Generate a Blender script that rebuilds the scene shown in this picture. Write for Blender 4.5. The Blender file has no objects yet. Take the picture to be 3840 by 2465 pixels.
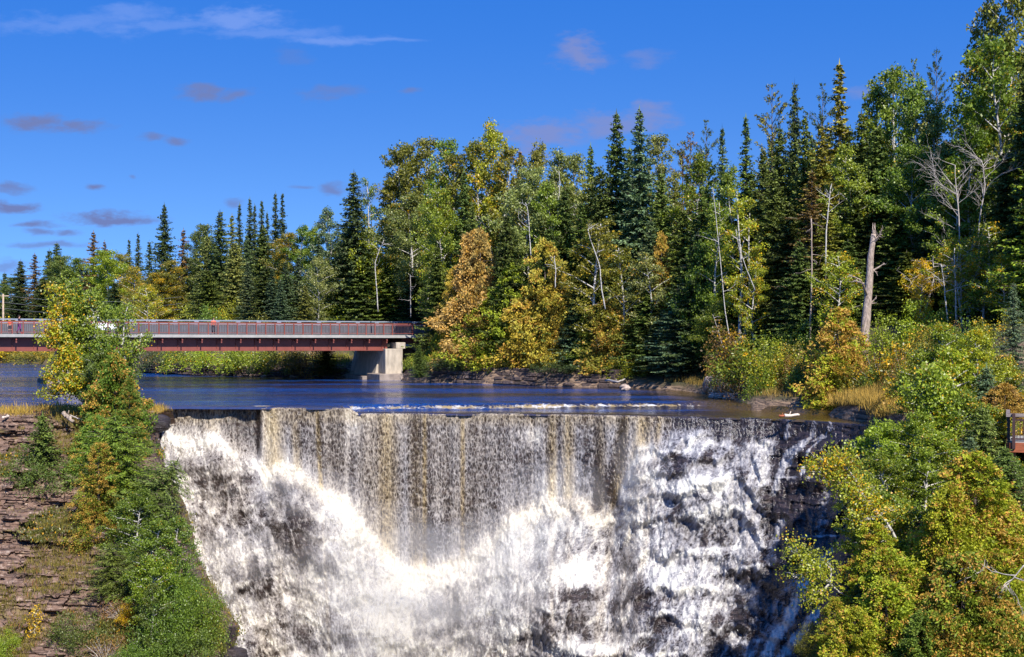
import bpy, math, random
import numpy as np
from mathutils import Vector, Matrix
PI = math.pi
F = 5275.0; CX = 1920.0; HY = 1240.0; CZ = 5.1     # focal length and horizon in photo pixels, eye height above the river
sc = bpy.context.scene
COL = sc.collection

# ------------------------------------------------------------------ basics
def P(px, py, d):
    return np.array([(px - CX) / F * d, d, CZ - (py - HY) / F * d])
def Wd(py, z=0.0):
    return F * (CZ - z) / (py - HY)
def hsh(ix, iy, s):
    v = np.sin(ix * 127.1 + iy * 311.7 + s * 74.7) * 43758.5453
    return v - np.floor(v)
def vn(x, y, s=0):
    ix = np.floor(x); iy = np.floor(y); fx = x - ix; fy = y - iy
    fx = fx * fx * (3 - 2 * fx); fy = fy * fy * (3 - 2 * fy)
    a = hsh(ix, iy, s); b = hsh(ix + 1, iy, s); c = hsh(ix, iy + 1, s); d = hsh(ix + 1, iy + 1, s)
    return (a * (1 - fx) + b * fx) * (1 - fy) + (c * (1 - fx) + d * fx) * fy
def fbm(x, y, s=0, o=4, g=.5):
    r = 0; a = 1; t = 0
    for i in range(o):
        r = r + a * vn(x * 2 ** i + 17 * i, y * 2 ** i - 9 * i, s + i); t += a; a *= g
    return r / t
def sstep(a, b, x):
    t = np.clip((x - a) / (b - a), 0, 1); return t * t * (3 - 2 * t)

def mesh(name, V, Fc, smooth=False, attrs=None, uv=None, matidx=None):
    """V (n,3); Fc list of arrays (m,k)"""
    if not isinstance(Fc, list): Fc = [Fc]
    Fc = [np.asarray(f, dtype=np.int32) for f in Fc if len(f)]
    me = bpy.data.meshes.new(name)
    V = np.asarray(V, dtype=np.float32)
    me.vertices.add(len(V)); me.vertices.foreach_set('co', V.ravel())
    nl = sum(f.size for f in Fc); nf = sum(len(f) for f in Fc)
    me.loops.add(nl); me.loops.foreach_set('vertex_index', np.concatenate([f.ravel() for f in Fc]))
    me.polygons.add(nf)
    tot = np.concatenate([np.full(len(f), f.shape[1], dtype=np.int32) for f in Fc])
    st = np.concatenate([[0], np.cumsum(tot)[:-1]]).astype(np.int32)
    me.polygons.foreach_set('loop_start', st)
    me.polygons.foreach_set('loop_total', tot)
    if matidx is not None: me.polygons.foreach_set('material_index', np.asarray(matidx, dtype=np.int32))
    me.update(calc_edges=True)
    me.polygons.foreach_set('use_smooth', np.full(nf, smooth, dtype=bool))
    if attrs:
        for k, a in attrs.items():
            a = np.asarray(a, dtype=np.float32)
            at = me.attributes.new(k, 'FLOAT' if a.ndim == 1 else 'FLOAT_COLOR', 'POINT')
            at.data.foreach_set('value' if a.ndim == 1 else 'color', a.ravel())
    if uv is not None:
        lay = me.uv_layers.new(name='flow')
        idx = np.concatenate([f.ravel() for f in Fc])
        lay.data.foreach_set('uv', np.asarray(uv, dtype=np.float32)[idx].ravel())
    me.validate()
    return me
def link(name, me, mats=None, parent=None, loc=None, rot=None, scale=None, **kw):
    o = bpy.data.objects.new(name, me); COL.objects.link(o)
    if mats is not None and me is not None and len(me.materials) == 0:
        for m in (mats if isinstance(mats, (list, tuple)) else [mats]): me.materials.append(m)
    if parent: o.parent = parent
    if loc is not None: o.location = [float(c) for c in loc]
    if rot is not None: o.rotation_euler = rot
    if scale is not None: o.scale = scale
    for k, v in kw.items():
        if v is not None: o[k] = v
    return o

class Geo:
    """collects boxes, tubes and other pieces of ONE part"""
    def __init__(s): s.V = []; s.Q = []; s.T = []; s.n = 0
    def add(s, V, Q=None, T=None):
        V = np.asarray(V, dtype=float)
        if Q is not None and len(Q): s.Q.append(np.asarray(Q) + s.n)
        if T is not None and len(T): s.T.append(np.asarray(T) + s.n)
        s.V.append(V); s.n += len(V); return s
    def box(s, c, size, ax=None):
        """c centre, size full extents, ax 3x3 rows = axes"""
        ax = np.eye(3) if ax is None else np.asarray(ax)
        h = np.array(size) / 2
        v = [np.array(c) + (sx * h[0]) * ax[0] + (sy * h[1]) * ax[1] + (sz * h[2]) * ax[2] for sx in (-1, 1) for sy in (-1, 1) for sz in (-1, 1)]
        return s.add(v, [(0, 1, 3, 2), (4, 6, 7, 5), (0, 4, 5, 1), (2, 3, 7, 6), (0, 2, 6, 4), (1, 5, 7, 3)])
    def tube(s, pts, rad, n=6, cap=True):
        pts = np.asarray(pts, dtype=float); m = len(pts)
        rad = np.broadcast_to(np.asarray(rad, dtype=float), (m,))
        tan = np.gradient(pts, axis=0); tan /= np.linalg.norm(tan, axis=1)[:, None] + 1e-9
        up = np.array([0, 0, 1.]) if abs(tan[0][2]) < .9 else np.array([1., 0, 0])
        a = np.cross(tan, up); a /= np.linalg.norm(a, axis=1)[:, None] + 1e-9
        b = np.cross(tan, a)
        th = np.arange(n) / n * 2 * PI
        V = pts[:, None] + rad[:, None, None] * (np.cos(th)[None, :, None] * a[:, None] + np.sin(th)[None, :, None] * b[:, None])
        V = V.reshape(-1, 3)
        Q = []
        i, j = np.meshgrid(np.arange(m - 1), np.arange(n), indexing='ij')
        i = i.ravel(); j = j.ravel(); k = (j + 1) % n
        Q = np.stack([i * n + j, i * n + k, (i + 1) * n + k, (i + 1) * n + j], 1)
        T = []
        if cap:
            V = np.vstack([V, pts[0], pts[-1]]); c0 = m * n; c1 = c0 + 1
            T = [(c0, (q + 1) % n, q) for q in range(n)] + [(c1, (m - 1) * n + q, (m - 1) * n + (q + 1) % n) for q in range(n)]
        return s.add(V, Q, T)
    def mesh(s, name, smooth=False):
        fc = []
        if s.Q: fc.append(np.vstack(s.Q))
        if s.T: fc.append(np.vstack(s.T))
        return mesh(name, np.vstack(s.V), fc, smooth)

def grid(nu, nv):
    i, j = np.meshgrid(np.arange(nv - 1), np.arange(nu - 1), indexing='ij')
    i = i.ravel(); j = j.ravel()
    return np.stack([i * nu + j, (i + 1) * nu + j, (i + 1) * nu + j + 1, i * nu + j + 1], 1)

# ------------------------------------------------------------------ materials
class N:
    def __init__(s, name, world=False):
        if world: s.m = None; s.t = name
        else:
            s.m = bpy.data.materials.new(name); s.m.use_nodes = True; s.t = s.m.node_tree
            s.t.nodes.clear()
    def n(s, typ, ins=None, **props):
        nd = s.t.nodes.new(typ)
        for k, v in props.items(): setattr(nd, k, v)
        for k, v in (ins or {}).items():
            if isinstance(v, bpy.types.NodeSocket): s.t.links.new(v, nd.inputs[k])
            else: nd.inputs[k].default_value = v
        return nd
    def math(s, op, a, b=None, c=None, clamp=False):
        ins = {0: a}
        if b is not None: ins[1] = b
        if c is not None: ins[2] = c
        return s.n('ShaderNodeMath', ins, operation=op, use_clamp=clamp).outputs[0]
    def mix(s, f, a, b, mode='MIX'):
        nd = s.n('ShaderNodeMix', data_type='RGBA', blend_type=mode)
        for i, v in ((0, f), (6, a), (7, b)):
            if isinstance(v, bpy.types.NodeSocket): s.t.links.new(v, nd.inputs[i])
            else: nd.inputs[i].default_value = v if not isinstance(v, tuple) or len(v) == 4 else (*v, 1)
        return nd.outputs[2]
    def ramp(s, f, stops, interp='LINEAR'):
        nd = s.n('ShaderNodeValToRGB', {0: f}); nd.color_ramp.interpolation = interp
        el = nd.color_ramp.elements
        while len(el) < len(stops): el.new(.5)
        for e, (p, c) in zip(el, stops):
            e.position = p; e.color = (c, c, c, 1) if isinstance(c, (int, float)) else (*c, 1)
        return nd.outputs[0]
    def rng(s, v, a, b, c=0., d=1., smooth=True):
        return s.n('ShaderNodeMapRange', {0: v, 1: a, 2: b, 3: c, 4: d}, interpolation_type='SMOOTHSTEP' if smooth else 'LINEAR').outputs[0]
    def noise(s, vec, scale, detail=3, rough=.5, dist=0):
        return s.n('ShaderNodeTexNoise', {'Vector': vec, 'Scale': scale, 'Detail': detail, 'Roughness': rough, 'Distortion': dist}).outputs[0]
    def mapping(s, vec, scale=(1, 1, 1), loc=(0, 0, 0), rot=(0, 0, 0)):
        return s.n('ShaderNodeMapping', {'Vector': vec, 'Scale': scale, 'Location': loc, 'Rotation': rot}).outputs[0]
    def attr(s, name): return s.n('ShaderNodeAttribute', attribute_name=name)
    def out(s, sh, disp=None):
        o = s.n('ShaderNodeOutputMaterial', {'Surface': sh}); return s.m

def simple(name, col, rough=.7, var=.25, scale=3., metal=0., bump=.0, stretch=(1, 1, 1), spec=.4):
    m = N(name); tc = m.n('ShaderNodeTexCoord').outputs['Object']
    v = m.mapping(tc, stretch)
    f = m.noise(v, scale, 5, .6)
    c = m.mix(m.rng(f, .3, .7, 0, 1), tuple(x * (1 - var) for x in col), tuple(min(1, x * (1 + var)) for x in col))
    ins = {'Base Color': c, 'Roughness': rough, 'Metallic': metal, 'Specular IOR Level': spec}
    if bump: ins['Normal'] = m.n('ShaderNodeBump', {'Height': f, 'Strength': bump, 'Distance': .05}).outputs[0]
    return m.out(m.n('ShaderNodeBsdfPrincipled', ins).outputs[0])

def foliage(name, autumn, autumn2, rough=.55, trans=.3, spec=.3, lo=.55, hi=1.6):
    m = N(name)
    oi = m.n('ShaderNodeObjectInfo'); a = m.attr('col'); sp = m.n('ShaderNodeSeparateColor', {0: a.outputs[0]})
    r, g, b = sp.outputs
    base = m.mix(1.0, oi.outputs['Color'], m.ramp(r, [(0, (lo, lo, lo * .9)), (.5, (1, 1, .95)), (1, (hi * 1.08, hi, hi * .85))]), 'MULTIPLY')
    base = m.mix(1.0, base, (1.25, 1.22, 1.1, 1), 'MULTIPLY')
    base = m.mix(m.rng(g, .0, 1, 0, .5, False), base, m.mix(1.0, base, (1.25, 1.1, .75, 1), 'MULTIPLY'))
    au = m.mix(b, autumn, autumn2)
    au = m.mix(1.0, au, m.ramp(r, [(0, .6), (1, 1.35)]), 'MULTIPLY')
    k = m.math('ADD', m.math('MULTIPLY', g, .6), m.math('MULTIPLY', b, .4))
    thr = m.math('SUBTRACT', 1.0, oi.outputs['Alpha'])
    f = m.rng(k, m.math('SUBTRACT', thr, .06), m.math('ADD', thr, .06))
    c = m.mix(f, base, au)
    pb = m.n('ShaderNodeBsdfPrincipled', {'Base Color': c, 'Roughness': rough, 'Specular IOR Level': spec})
    tr = m.n('ShaderNodeBsdfTranslucent', {'Color': m.mix(1.0, c, (1.1, 1.2, .5, 1), 'MULTIPLY')})
    return m.out(m.n('ShaderNodeMixShader', {0: trans, 1: pb.outputs[0], 2: tr.outputs[0]}).outputs[0])

M = {}
M['broad'] = foliage('broadleaf_foliage', (.62, .48, .02), (.70, .36, .015), .42, .33, .5)
M['cedar'] = foliage('cedar_foliage', (.43, .32, .06), (.50, .26, .045), .6, .25)
M['needle'] = foliage('needle_foliage', (.16, .13, .05), (.20, .11, .05), .6, .12, .25, .5, 1.7)
M['dry'] = foliage('dry_foliage', (.30, .16, .06), (.35, .12, .05), .7, .2, .2)
M['bark'] = simple('dark_bark', (.11, .085, .07), .9, .5, 3, stretch=(4, 4, .6), bump=.6)
M['greybark'] = simple('weathered_bark', (.33, .26, .215), .95, .65, 5, stretch=(6, 6, .7), bump=1.0)
def birch_bark():
    m = N('birch_bark'); tc = m.n('ShaderNodeTexCoord').outputs['Object']
    f = m.noise(m.mapping(tc, (3, 3, 7)), 1.2, 4, .6)
    c = m.mix(m.rng(f, .54, .62), (.46, .43, .39, 1), (.05, .04, .035, 1))
    return m.out(m.n('ShaderNodeBsdfPrincipled', {'Base Color': c, 'Roughness': .7}).outputs[0])
M['birch'] = birch_bark()
M['deadwood'] = simple('dead_wood', (.36, .32, .29), .9, .3, 5, stretch=(4, 4, 1))
M['brown_steel'] = simple('brown_steel', (.185, .048, .034), .5, .12, 1.2, bump=.05)
M['dark_steel'] = simple('dark_brown_steel', (.055, .028, .026), .5, .15, 2)
M['concrete'] = simple('concrete', (.40, .34, .27), .9, .22, 1.6, bump=.2, stretch=(1.6, 1.6, .5))
M['footing'] = simple('stained_concrete', (.26, .21, .18), .9, .25, 1.8, bump=.3)
M['grey_rail'] = simple('galvanised_rail', (.23, .26, .31), .45, .08, 2, metal=.2)
M['barrier'] = simple('grey_barrier', (.10, .10, .115), .85, .15, 1.5)
M['asphalt'] = simple('asphalt', (.05, .05, .052), .95, .2, 6)
M['deck'] = simple('deck_concrete', (.30, .29, .27), .9, .1, 2)
M['wood'] = simple('timber', (.30, .085, .035), .6, .25, 3, stretch=(1, 1, 6))
M['greywood'] = simple('weathered_timber', (.21, .17, .155), .8, .3, 3, stretch=(1, 6, 6))
M['pole'] = simple('pole_wood', (.40, .30, .21), .9, .2, 4)
M['wire'] = simple('wire', (.12, .12, .13), .6, .05)
M['driftwood'] = simple('driftwood', (.62, .52, .44), .85, .2, 6, stretch=(1, 5, 5))
M['boulder'] = simple('boulder_stone', (.26, .20, .17), .9, .4, 1.4, bump=.7)
M['palerock'] = simple('pale_rock', (.36, .28, .24), .9, .35, 2.0, bump=.7)

def rock_mat(name, dark, mid, lite, moss=None, wet=0., sc_=1.):
    m = N(name); tc = m.n('ShaderNodeTexCoord').outputs['Object']
    warp = m.noise(tc, .35, 3, .5)
    v = m.n('ShaderNodeVectorMath', {0: m.mapping(tc, (.8 * sc_, .8 * sc_, 9 * sc_)), 1: m.n('ShaderNodeVectorMath', {0: m.n('ShaderNodeTexNoise', {'Vector': tc, 'Scale': .7, 'Detail': 3}).outputs['Color'], 'Scale': 2.2}, operation='SCALE').outputs[0]}, operation='ADD').outputs[0]
    f = m.noise(v, .9, 7, .65, .4)
    f2 = m.noise(m.mapping(tc, (2.2, 2.2, 3.0)), 1.3, 6, .7)
    c = m.mix(m.rng(f, .36, .52), (*dark, 1), (*mid, 1))
    c = m.mix(m.rng(m.math('ADD', m.math('MULTIPLY', f, .5), m.math('MULTIPLY', f2, .5)), .52, .66), c, (*lite, 1))
    if moss:
        f3 = m.noise(m.mapping(tc, (.5, .5, .9)), .8, 6, .68)
        c = m.mix(m.rng(f3, .54, .66, 0, .8), c, m.mix(f2, tuple(x * .5 for x in moss) + (1,), tuple(x * 1.4 for x in moss) + (1,)))
    bp = m.n('ShaderNodeBump', {'Height': m.math('ADD', f, m.math('MULTIPLY', f2, .6)), 'Strength': .9, 'Distance': .18}).outputs[0]
    return m.out(m.n('ShaderNodeBsdfPrincipled', {'Base Color': c, 'Roughness': .9 - .55 * wet, 'Specular IOR Level': .3 + wet * .3, 'Normal': bp}).outputs[0])
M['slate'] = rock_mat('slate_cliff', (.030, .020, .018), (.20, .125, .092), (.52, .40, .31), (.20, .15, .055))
M['wet_slate'] = rock_mat('wet_slate', (.010, .008, .010), (.035, .024, .024), (.085, .062, .058), None, .8)
M['bank_rock'] = rock_mat('bank_rock', (.03, .022, .022), (.10, .07, .062), (.27, .21, .19), (.07, .055, .03))

# ------------------------------------------------------------------ terrain
# shoreline in photo pixels (waterline) -> world
SH_PX = [(-700, 1346), (-300, 1353), (0, 1362), (150, 1367), (330, 1378), (513, 1395), (800, 1406), (1000, 1411), (1300, 1413), (1490, 1420), (1530, 1429), (1621, 1436), (2000, 1446), (2357, 1455), (2560, 1466), (2640, 1478), (2700, 1492), (2850, 1520), (3080, 1532), (3300, 1577), (3400, 1604)]
SH = np.array([[(px - CX) / F * Wd(py), Wd(py)] for px, py in SH_PX])
SH = np.vstack([SH, [[24.0, 70], [24.5, 60], [24, 45], [26, 25], [30, -40]]])
def shore_dist(x, y):
    """distance to the shoreline polyline, positive on the land side (beyond or right of it)"""
    x = np.asarray(x, dtype=float); y = np.asarray(y, dtype=float)
    best = np.full(x.shape, 1e9); sg = np.zeros(x.shape)
    for a, b in zip(SH[:-1], SH[1:]):
        ab = b - a; t = np.clip(((x - a[0]) * ab[0] + (y - a[1]) * ab[1]) / (ab @ ab), 0, 1)
        dx = x - (a[0] + t * ab[0]); dy = y - (a[1] + t * ab[1]); d = np.hypot(dx, dy)
        s = np.sign(ab[0] * (y - a[1]) - ab[1] * (x - a[0]))
        m = d < best; best = np.where(m, d, best); sg = np.where(m, s, sg)
    return best * sg
LIP = [(-900, 90.), (0, 92.), (540, 94.), (960, 94.), (1340, 93.), (2000, 92.7), (2450, 90.), (2900, 88.), (3200, 83.), (3400, 79.)]
LX = np.array([(p - CX) / F * d for p, d in LIP]); LY = np.array([d for p, d in LIP])
def lip_y(x): return np.interp(x, LX, LY)
def ground(x, y):
    x = np.asarray(x, dtype=float); y = np.asarray(y, dtype=float)
    s = shore_dist(x, y) + (fbm(x * .25, y * .25, 3, 3) - .5) * 1.6
    n = fbm(x * .06, y * .06, 5, 4) - .5
    right = sstep(2, 16, x)
    bank = -1.2 + (2.7 - .9 * right) * sstep(-.8, .7, s) + (3.0 + 1.9 * right) * sstep(.6, 10, s) * 1.0 + n * 1.4 * sstep(2, 14, s)
    bank += sstep(30, 160, s) * 3
    # beyond the bridge on the left: low grassy bank
    low = sstep(-38, -52, x) * sstep(150, 185, y)
    bank = np.where(s > -.5, bank * (1 - .35 * low * sstep(30, 5, s)), bank)
    river = bank
    gorge = (y < lip_y(x) + 4) & (s < .0)
    z = np.where(gorge, -34., river)
    z = np.where((y < 76) & (s > 0), -34 + (34 + 1.0) * sstep(1, 5, s), z)
    z = np.where((y < 6) & (s < 6), 3.3, z)
    return z
def axis(segs):
    out = []
    for a, b, st in segs: out += list(np.arange(a, b, st))
    out.append(segs[-1][1]); return np.array(out)
gx = axis([(-3000, -600, 300), (-600, -150, 30), (-150, -75, 5), (-75, 45, .9), (45, 150, 5), (150, 600, 30), (600, 3000, 300)])
gy = axis([(-800, -60, 120), (-60, 60, 5), (60, 190, .9), (190, 300, 4), (300, 600, 30), (600, 4500, 300)])
GX, GY = np.meshgrid(gx, gy); GZ = ground(GX, GY)
gm = N('forest_ground'); tc = gm.n('ShaderNodeTexCoord').outputs['Object']
f = gm.noise(tc, .5, 6, .65); f2 = gm.noise(tc, 3., 5, .7)
geo = gm.n('ShaderNodeNewGeometry'); nz = gm.n('ShaderNodeSeparateXYZ', {0: geo.outputs['Normal']}).outputs[2]
c = gm.mix(gm.rng(f, .4, .6), (.05, .05, .018, 1), (.13, .085, .04, 1))
c = gm.mix(gm.rng(f2, .5, .65, 0, .7), c, (.035, .05, .015, 1))
rk = gm.noise(gm.mapping(tc, (1, 1, 7)), 1.2, 6, .65)
rc = gm.mix(gm.rng(rk, .38, .6), (.05, .032, .024, 1), (.30, .20, .13, 1))
c = gm.mix(gm.rng(nz, .75, .88), rc, c)
bp = gm.n('ShaderNodeBump', {'Height': gm.math('ADD', f2, rk), 'Strength': .8, 'Distance': .2}).outputs[0]
M['ground'] = gm.out(gm.n('ShaderNodeBsdfPrincipled', {'Base Color': c, 'Roughness': .95, 'Normal': bp}).outputs[0])
link('ground', mesh('ground', np.stack([GX.ravel(), GY.ravel(), GZ.ravel()], 1), grid(len(gx), len(gy))[:, ::-1], True), M['ground'], kind='structure')
def gz(x, y): return float(ground(np.array([x]), np.array([y]))[0])

# ------------------------------------------------------------------ river
def step_line(x):   # y of the small ledge upstream of the lip; only right of px 1290
    return np.interp(x, [-40, -11.9, -11, 4, 13.7, 20], [91.5, 91.8, 96.5, 99.5, 101.5, 90])
rx = axis([(-260, -60, 8), (-60, 40, .25), (40, 60, 4)])
lpy = []
tt = np.concatenate([np.linspace(0, .12, 70), np.linspace(.12, .5, 120)[1:], np.linspace(.5, 1, 50)[1:]])
RX, TT = np.meshgrid(rx, tt)
ly = lip_y(RX) + (fbm(RX * .6, RX * 0, 9, 4) - .5) * .9
RY = ly + TT * (330 - ly)
RZ = np.zeros_like(RX)
onstep = sstep(-12.1, -11.3, RX)
sl = step_line(RX) + (fbm(RX * .9, RX * 0 + 4, 11, 3) - .5) * .8
RZ -= .35 * onstep * sstep(.35, -.25, RY - sl)
brk = np.exp(-((RY - sl + .30) / .34) ** 2) * onstep * sstep(14.5, 11, RX)
RZ += brk * (fbm(RX * 2.2, RY * 2.2, 12, 3) - .3) * .35
RZ += (fbm(RX * .5, RY * .35, 13, 4) - .5) * .10 * sstep(0, 6, RY - ly)
RZ -= .16 * sstep(.9, 0, RY - ly) ** 2
foam = brk * 1.0 * (.45 + .8 * fbm(RX * .5, RY * 0 + 7, 19, 3)) + sstep(.45, .75, fbm(RX * .35, RY * .9, 14, 4)) * sstep(6, 1, np.abs(RY - sl + 1.5)) * onstep * .35
# white lines where the river bends over the lip on the left of the ledge
foam += np.exp(-((RY - ly - 1.2) / .5) ** 2) * (sstep(-17.6, -17.2, RX) * sstep(-16, -16.6, RX)) * 1.2
foam += sstep(.55, .8, fbm(RX * .5, RY * 1.2, 15, 4)) * sstep(6, 0, RY - ly) * .55
foam += sstep(.62, .8, fbm(RX * .25, RY * .6, 16, 4)) * .25 * sstep(-34, -40, RX)
shal = .55 * sstep(4.5, .5, RY - ly + (fbm(RX * .3, RY * .8, 18, 3) - .5) * 3) + sstep(6, 0, shore_dist(RX, RY) * -1) * sstep(5, 12, RX) + .5 * sstep(12, 18, RX)
wm = N('river_water'); tc = wm.n('ShaderNodeTexCoord').outputs['Object']
fa = wm.attr('foam').outputs['Fac']; sa = wm.attr('shallow').outputs['Fac']
w1 = wm.noise(wm.mapping(tc, (1, .55, 1)), 2.2, 5, .6); w2 = wm.noise(wm.mapping(tc, (.35, .35, 1)), .5, 3, .5)
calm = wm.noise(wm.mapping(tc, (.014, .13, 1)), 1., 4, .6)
hgt = wm.math('ADD', wm.math('MULTIPLY', w1, .6), w2)
bp = wm.n('ShaderNodeBump', {'Height': hgt, 'Strength': wm.rng(calm, .38, .58, .3, 1.0), 'Distance': .9}).outputs[0]
c = wm.mix(sa, wm.mix(wm.rng(calm, .40, .56), (.018, .014, .030, 1), (.003, .045, .21, 1)), (.075, .045, .012, 1))  # blue of the reflected sky painted into the base colour; shallows are brown
water = wm.n('ShaderNodeBsdfPrincipled', {'Base Color': c, 'Roughness': .09, 'IOR': 1.6, 'Specular IOR Level': .5, 'Normal': bp})
fn = wm.noise(wm.mapping(tc, (1, 1.2, 1)), 5, 5, .7)
fm = wm.rng(wm.math('ADD', wm.math('MULTIPLY', fn, 1.7), fa), 1.30, 1.75)
fo = wm.n('ShaderNodeBsdfPrincipled', {'Base Color': wm.mix(wm.rng(wm.noise(tc, 1.8, 4), .32, .55), (.66, .66, .68, 1), (.34, .25, .11, 1)), 'Roughness': .5, 'Normal': bp})
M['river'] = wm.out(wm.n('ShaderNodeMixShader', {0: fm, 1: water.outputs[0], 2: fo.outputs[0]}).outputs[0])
nu = len(rx); nv = len(tt)
keep = shore_dist(RX, RY) < 2.5
q = grid(nu, nv); kq = keep.ravel()[q].any(1)
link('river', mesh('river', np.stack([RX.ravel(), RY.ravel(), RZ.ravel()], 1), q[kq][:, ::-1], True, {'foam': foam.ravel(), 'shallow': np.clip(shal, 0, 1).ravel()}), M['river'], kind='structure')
pg = Geo(); pg.box((0, 30, -34.5), (400, 140, 1)); 
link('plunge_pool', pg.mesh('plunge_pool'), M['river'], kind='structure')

# ------------------------------------------------------------------ waterfall
def blob(px, py, cx, cy, rx_, ry_, rot=0.):
    c, s = math.cos(rot), math.sin(rot)
    x = (px - cx) * c + (py - cy) * s; y = -(px - cx) * s + (py - cy) * c
    return np.exp(-((x / rx_) ** 2 + (y / ry_) ** 2))
def seg(px, py, pts):
    best = np.full(px.shape, 1e9)
    for (ax, ay), (bx, by) in zip(pts[:-1], pts[1:]):
        l2 = (bx - ax) ** 2 + (by - ay) ** 2
        t = np.clip(((px - ax) * (bx - ax) + (py - ay) * (by - ay)) / l2, 0, 1)
        best = np.minimum(best, np.hypot(px - ax - t * (bx - ax), py - ay - t * (by - ay)))
    return best
MND = [(400, 1545), (560, 1560), (650, 1600), (700, 1620), (780, 1600), (880, 1660), (955, 1700), (985, 1730), (1050, 1745), (1160, 1775), (1230, 1830), (1300, 1875), (1370, 1960), (1450, 2050), (1520, 2110), (1600, 2120), (1700, 2080), (1790, 2050), (1850, 1990), (1910, 1920), (1990, 1890), (2100, 1850), (2170, 1860), (2240, 1900), (2300, 1880), (2350, 1760), (2390, 1660), (2450, 1630), (2520, 1600), (2640, 1605), (2700, 1640), (2860, 1640), (2920, 1615), (3100, 1625), (3240, 1640), (3420, 1680)]
mx, my = zip(*MND)
fpx = np.arange(500, 3480, 2.6); NR = 400
FT = np.linspace(0, 1, NR) ** 1.08
PX, T = np.meshgrid(fpx, FT)
lipx = np.array([p for p, d in LIP]); lipd = np.array([d for p, d in LIP])
DL = np.interp(PX, lipx, lipd)
zl = -.10 - .35 * sstep(1300, 1345, PX)                       # z of the lip
ytop = HY + (CZ - zl) * F / DL
PY = ytop + T * (2720 - ytop)
ym = np.interp(PX, mx, my) + (fbm(PX * .02, PX * 0, 21, 3) - .5) * 50
below = np.clip(PY - ym, 0, None) / 58.                       # metres under the top of the mound
cas = sstep(0, 45, PY - ym)
slope = .42 + .25 * fbm(PX * .004, PY * .003, 22, 2)
D = DL - 1.0 * below ** .9 * slope * 1.3
# ledges of the cascades: rounded terraces wandering across
ph = (PY - 1500) / 58. * .5 + 3.2 * fbm(PX * .0040, PY * .0018, 23, 4)
ter = ph - np.floor(ph); terr = sstep(0, .45, ter) - ter
D = D + terr * (.35 + .42 * sstep(2150, 2500, PX)) * cas * (.6 + .8 * fbm(PX * .006, PY * .006, 24, 2))
D -= (blob(PX, PY, 1150, 1980, 150, 190, -.5) * 1.8 + blob(PX, PY, 2130, 2330, 210, 190, .5) * 3.0 + blob(PX, PY, 2250, 2460, 160, 40) * 1.5 + blob(PX, PY, 2650, 1800, 300, 150) * 1.5 + blob(PX, PY, 800, 1700, 130, 90) * 1.2)
D -= (fbm(PX * .012, PY * .009, 25, 4) - .5) * 1.3 * cas
D -= (fbm(PX * .055, PY * .026, 26, 4) - .5) * .42 * cas
D -= (fbm(PX * .022, PY * .0012, 27, 3) - .5) * .5 * (1 - cas)        # folds of the curtain
D -= (fbm(PX * .16, PY * .07, 28, 2) - .5) * .16
# left wing steps back at px 965, right of it the curtain stands forward
D += .8 * sstep(985, 960, PX) * sstep(1750, 1700, PY)
# dark bare cliff on the right: blocky ledges
rockx = np.interp(PY, [1540, 1600, 1640, 1700, 1800, 2100, 2400, 2700], [2960, 2945, 2905, 2900, 2880, 2862, 2845, 2800]) + (fbm(PY * .02, PY * 0 + 3, 29, 3) - .5) * 50
rock = sstep(-30, 30, PX - rockx)
zz = CZ - (PY - HY) / F * D
blk = np.floor(zz * 1.6 + .4 * fbm(PX * .01, PX * 0, 30, 2)); blk2 = hsh(blk, np.floor(PX / 60 + blk * .37), 31)
D -= rock * (blk2 - .5) * .35
strm = np.zeros_like(PX)
for pts, w, a in [([(3320, 1598), (3305, 1680), (3290, 1760)], 13, .8), ([(3290, 1760), (3240, 1840), (3235, 1900), (3200, 1985), (3150, 2050), (3085, 2110), (3010, 2200), (2950, 2330), (2900, 2400), (2850, 2520)], 34, .85), ([(3240, 1800), (3250, 1880), (3215, 1940)], 30, .7), ([(3130, 2250), (3020, 2350), (2950, 2440), (2900, 2520)], 30, .75),
                  ([(2960, 1570), (2950, 1610), (2945, 1640)], 20, .7), ([(3060, 1590), (3040, 1640), (2960, 1700), (2920, 1790), (2900, 1850)], 22, .6), ([(3120, 1590), (3110, 1620), (3030, 1690), (3005, 1780)], 11, .65), ([(3140, 1600), (3080, 1640), (3020, 1665)], 12, .55),
                  ([(2900, 1788), (3060, 1792)], 7, .5), ([(2990, 2012), (3190, 2008)], 9, .6), ([(3110, 1800), (3090, 1900), (3080, 1990)], 26, .38), ([(2960, 1700), (2955, 1790)], 14, .45), ([(2930, 1960), (2900, 2040), (2890, 2100)], 26, .45), ([(2960, 2200), (2900, 2300), (2880, 2380)], 40, .4), ([(3010, 1560), (3012, 1600)], 8, .7), ([(3132, 1575), (3130, 1620)], 7, .7)]:
    dd = seg(PX, PY, pts) + (fbm(PX * .03, PY * .03, 33, 3) - .5) * 26
    strm = np.maximum(strm, a * sstep(w * 1.1, w * .25, dd))
fo = np.full(PX.shape, .64) + .06 * blob(PX, PY, 1550, 2250, 480, 300) + .03 * sstep(2300, 2600, PX)
BW = (.35 + 1.3 * sstep(.3, .7, fbm(PX * .022, PY * .018, 40, 4)))
wx = (fbm(PX * .010, PY * .010, 41, 4) - .5) * 110; wy = (fbm(PX * .010, PY * .010, 42, 4) - .5) * 110
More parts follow.
